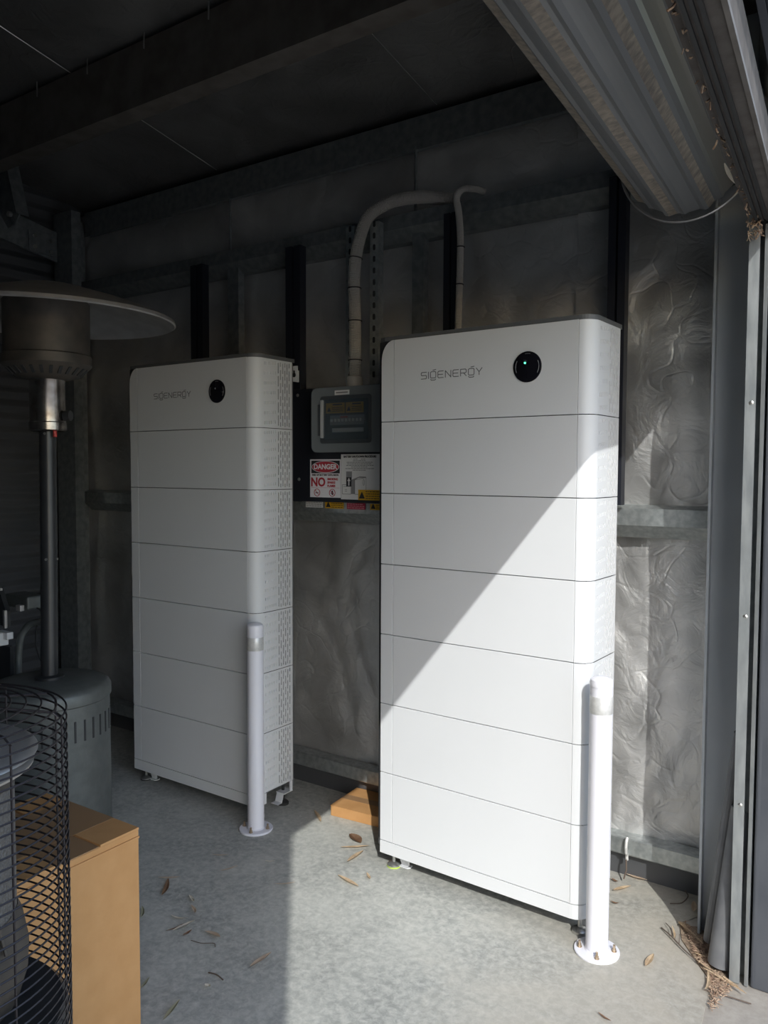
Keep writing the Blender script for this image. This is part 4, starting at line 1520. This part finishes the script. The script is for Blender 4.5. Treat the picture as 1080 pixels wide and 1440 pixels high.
for lab, P, r_ in TW:
    bm = B()
    tube(bm, spline(P, 5), r_, 5)
    if 'forked' in lab:
        tube(bm, [(-0.66, 2.655, 0.012), (-0.672, 2.695, 0.016), (-0.70, 2.73, 0.01)], 0.0015, 5)
        tube(bm, [(-0.63, 2.628, 0.011), (-0.64, 2.67, 0.02)], 0.0013, 5)
    tag(obj('twig', bm, 'twig'), lab, 'twig', 'twigs on the floor')

# straw-coloured bark strips by the door track
ST = [('long pale bark strip in front of the door track', (-0.535, 2.535, -0.40, 2.478), 0.012),
      ('pale bark strip pointing along the slab edge', (-0.520, 2.53, -0.505, 2.43), 0.008),
      ('curled bark strip against the foot of the pipes', (-0.575, 2.60, -0.515, 2.61), 0.009),
      ('bark strip lying over the litter at the post foot', (-0.640, 2.735, -0.565, 2.665), 0.010),
      ('short bark strip at the tip of the track', (-0.475, 2.525, -0.425, 2.50), 0.010),
      ('broad bark strip leading from the slab corner to the pipes', (-0.655, 2.745, -0.60, 2.70), 0.012),
      ('bark strip lying beside the wide pipe offcut', (-0.56, 2.565, -0.49, 2.53), 0.008),
      ('curved bark strip along the edge of the slab corner', (-0.675, 2.715, -0.65, 2.645), 0.006)]
for lab, (a, b, c, d_), w in ST:
    leaf(lab, a, b, c, d_, w * 0.6, 'bark', 0.012, 0.25, 'bark strips by the door', 0.004, 'bark_strip')

# rusty saddle clip on the low girt
t = thing('pipe_clip', 'small rusty saddle clip on the low girt behind the sunny bollard', 'clip', (-0.905, 2.957, 0.10))
bm = B()
tube(bm, [(0, -0.004, 0.066), (0, -0.014, 0.055), (0, -0.018, 0.035), (0, -0.014, 0.012), (0, -0.004, 0.0), (0, -0.003, -0.02)], 0.006, 8)
obj('strap', bm, 'tapeband', t)
bm = B()
tube(bm, [(0, -0.012, -0.015), (0.004, -0.02, -0.05), (-0.003, -0.026, -0.085)], 0.003, 6)
obj('loose_wire', bm, 'twig', t)

# loose litter heap: too fine to count
bm = B()
random.seed(11)
tri = [((-0.655, 2.79), (-0.60, 2.70), (-0.545, 2.56)), ((-0.60, 2.72), (-0.515, 2.66), (-0.53, 2.55)), ((-0.52, 2.56), (-0.44, 2.50), (-0.475, 2.36))]
for k in range(1500):
    A_, B_, C_ = random.choice(tri)
    u, v = random.random(), random.random()
    if u + v > 1:
        u, v = 1 - u, 1 - v
    x = A_[0] + u * (B_[0] - A_[0]) + v * (C_[0] - A_[0])
    y = A_[1] + u * (B_[1] - A_[1]) + v * (C_[1] - A_[1])
    L = random.uniform(0.003, 0.016)
    a = random.uniform(0, 2 * PI)
    z = random.uniform(0.0, 0.012)
    d = Vector((math.cos(a), math.sin(a), random.uniform(-.2, .5))) * L
    tube(bm, [(x, y, z), (x + d.x, y + d.y, max(0.001, z + d.z))], random.uniform(0.0005, 0.0013), 4)
o = obj('leaf_litter', bm, 'litter')
o['kind'] = 'stuff'
tag(o, 'fine brown leaf litter heaped between post, pipes and slab edge', 'litter')
# soil under the litter fills the gap beside the slab corner
bm = B()
prism(bm, [(-0.66, 2.76), (-0.635, 2.68), (-0.555, 2.57), (-0.50, 2.50), (-0.46, 2.54), (-0.50, 2.66), (-0.60, 2.79)], 'z', -0.02, 0.0008)
struct(obj('soil_patch', bm, 'soil'))
# sunlit leaf stuck on the lintel
o = leaf('pale leaf caught on the lintel edge beside the drum', 0, 0, 0.0, 0.20, 0.006, 'leaf_pale', 0.004, 0.1, None)
o.location = (-0.437, 2.18, 2.285)
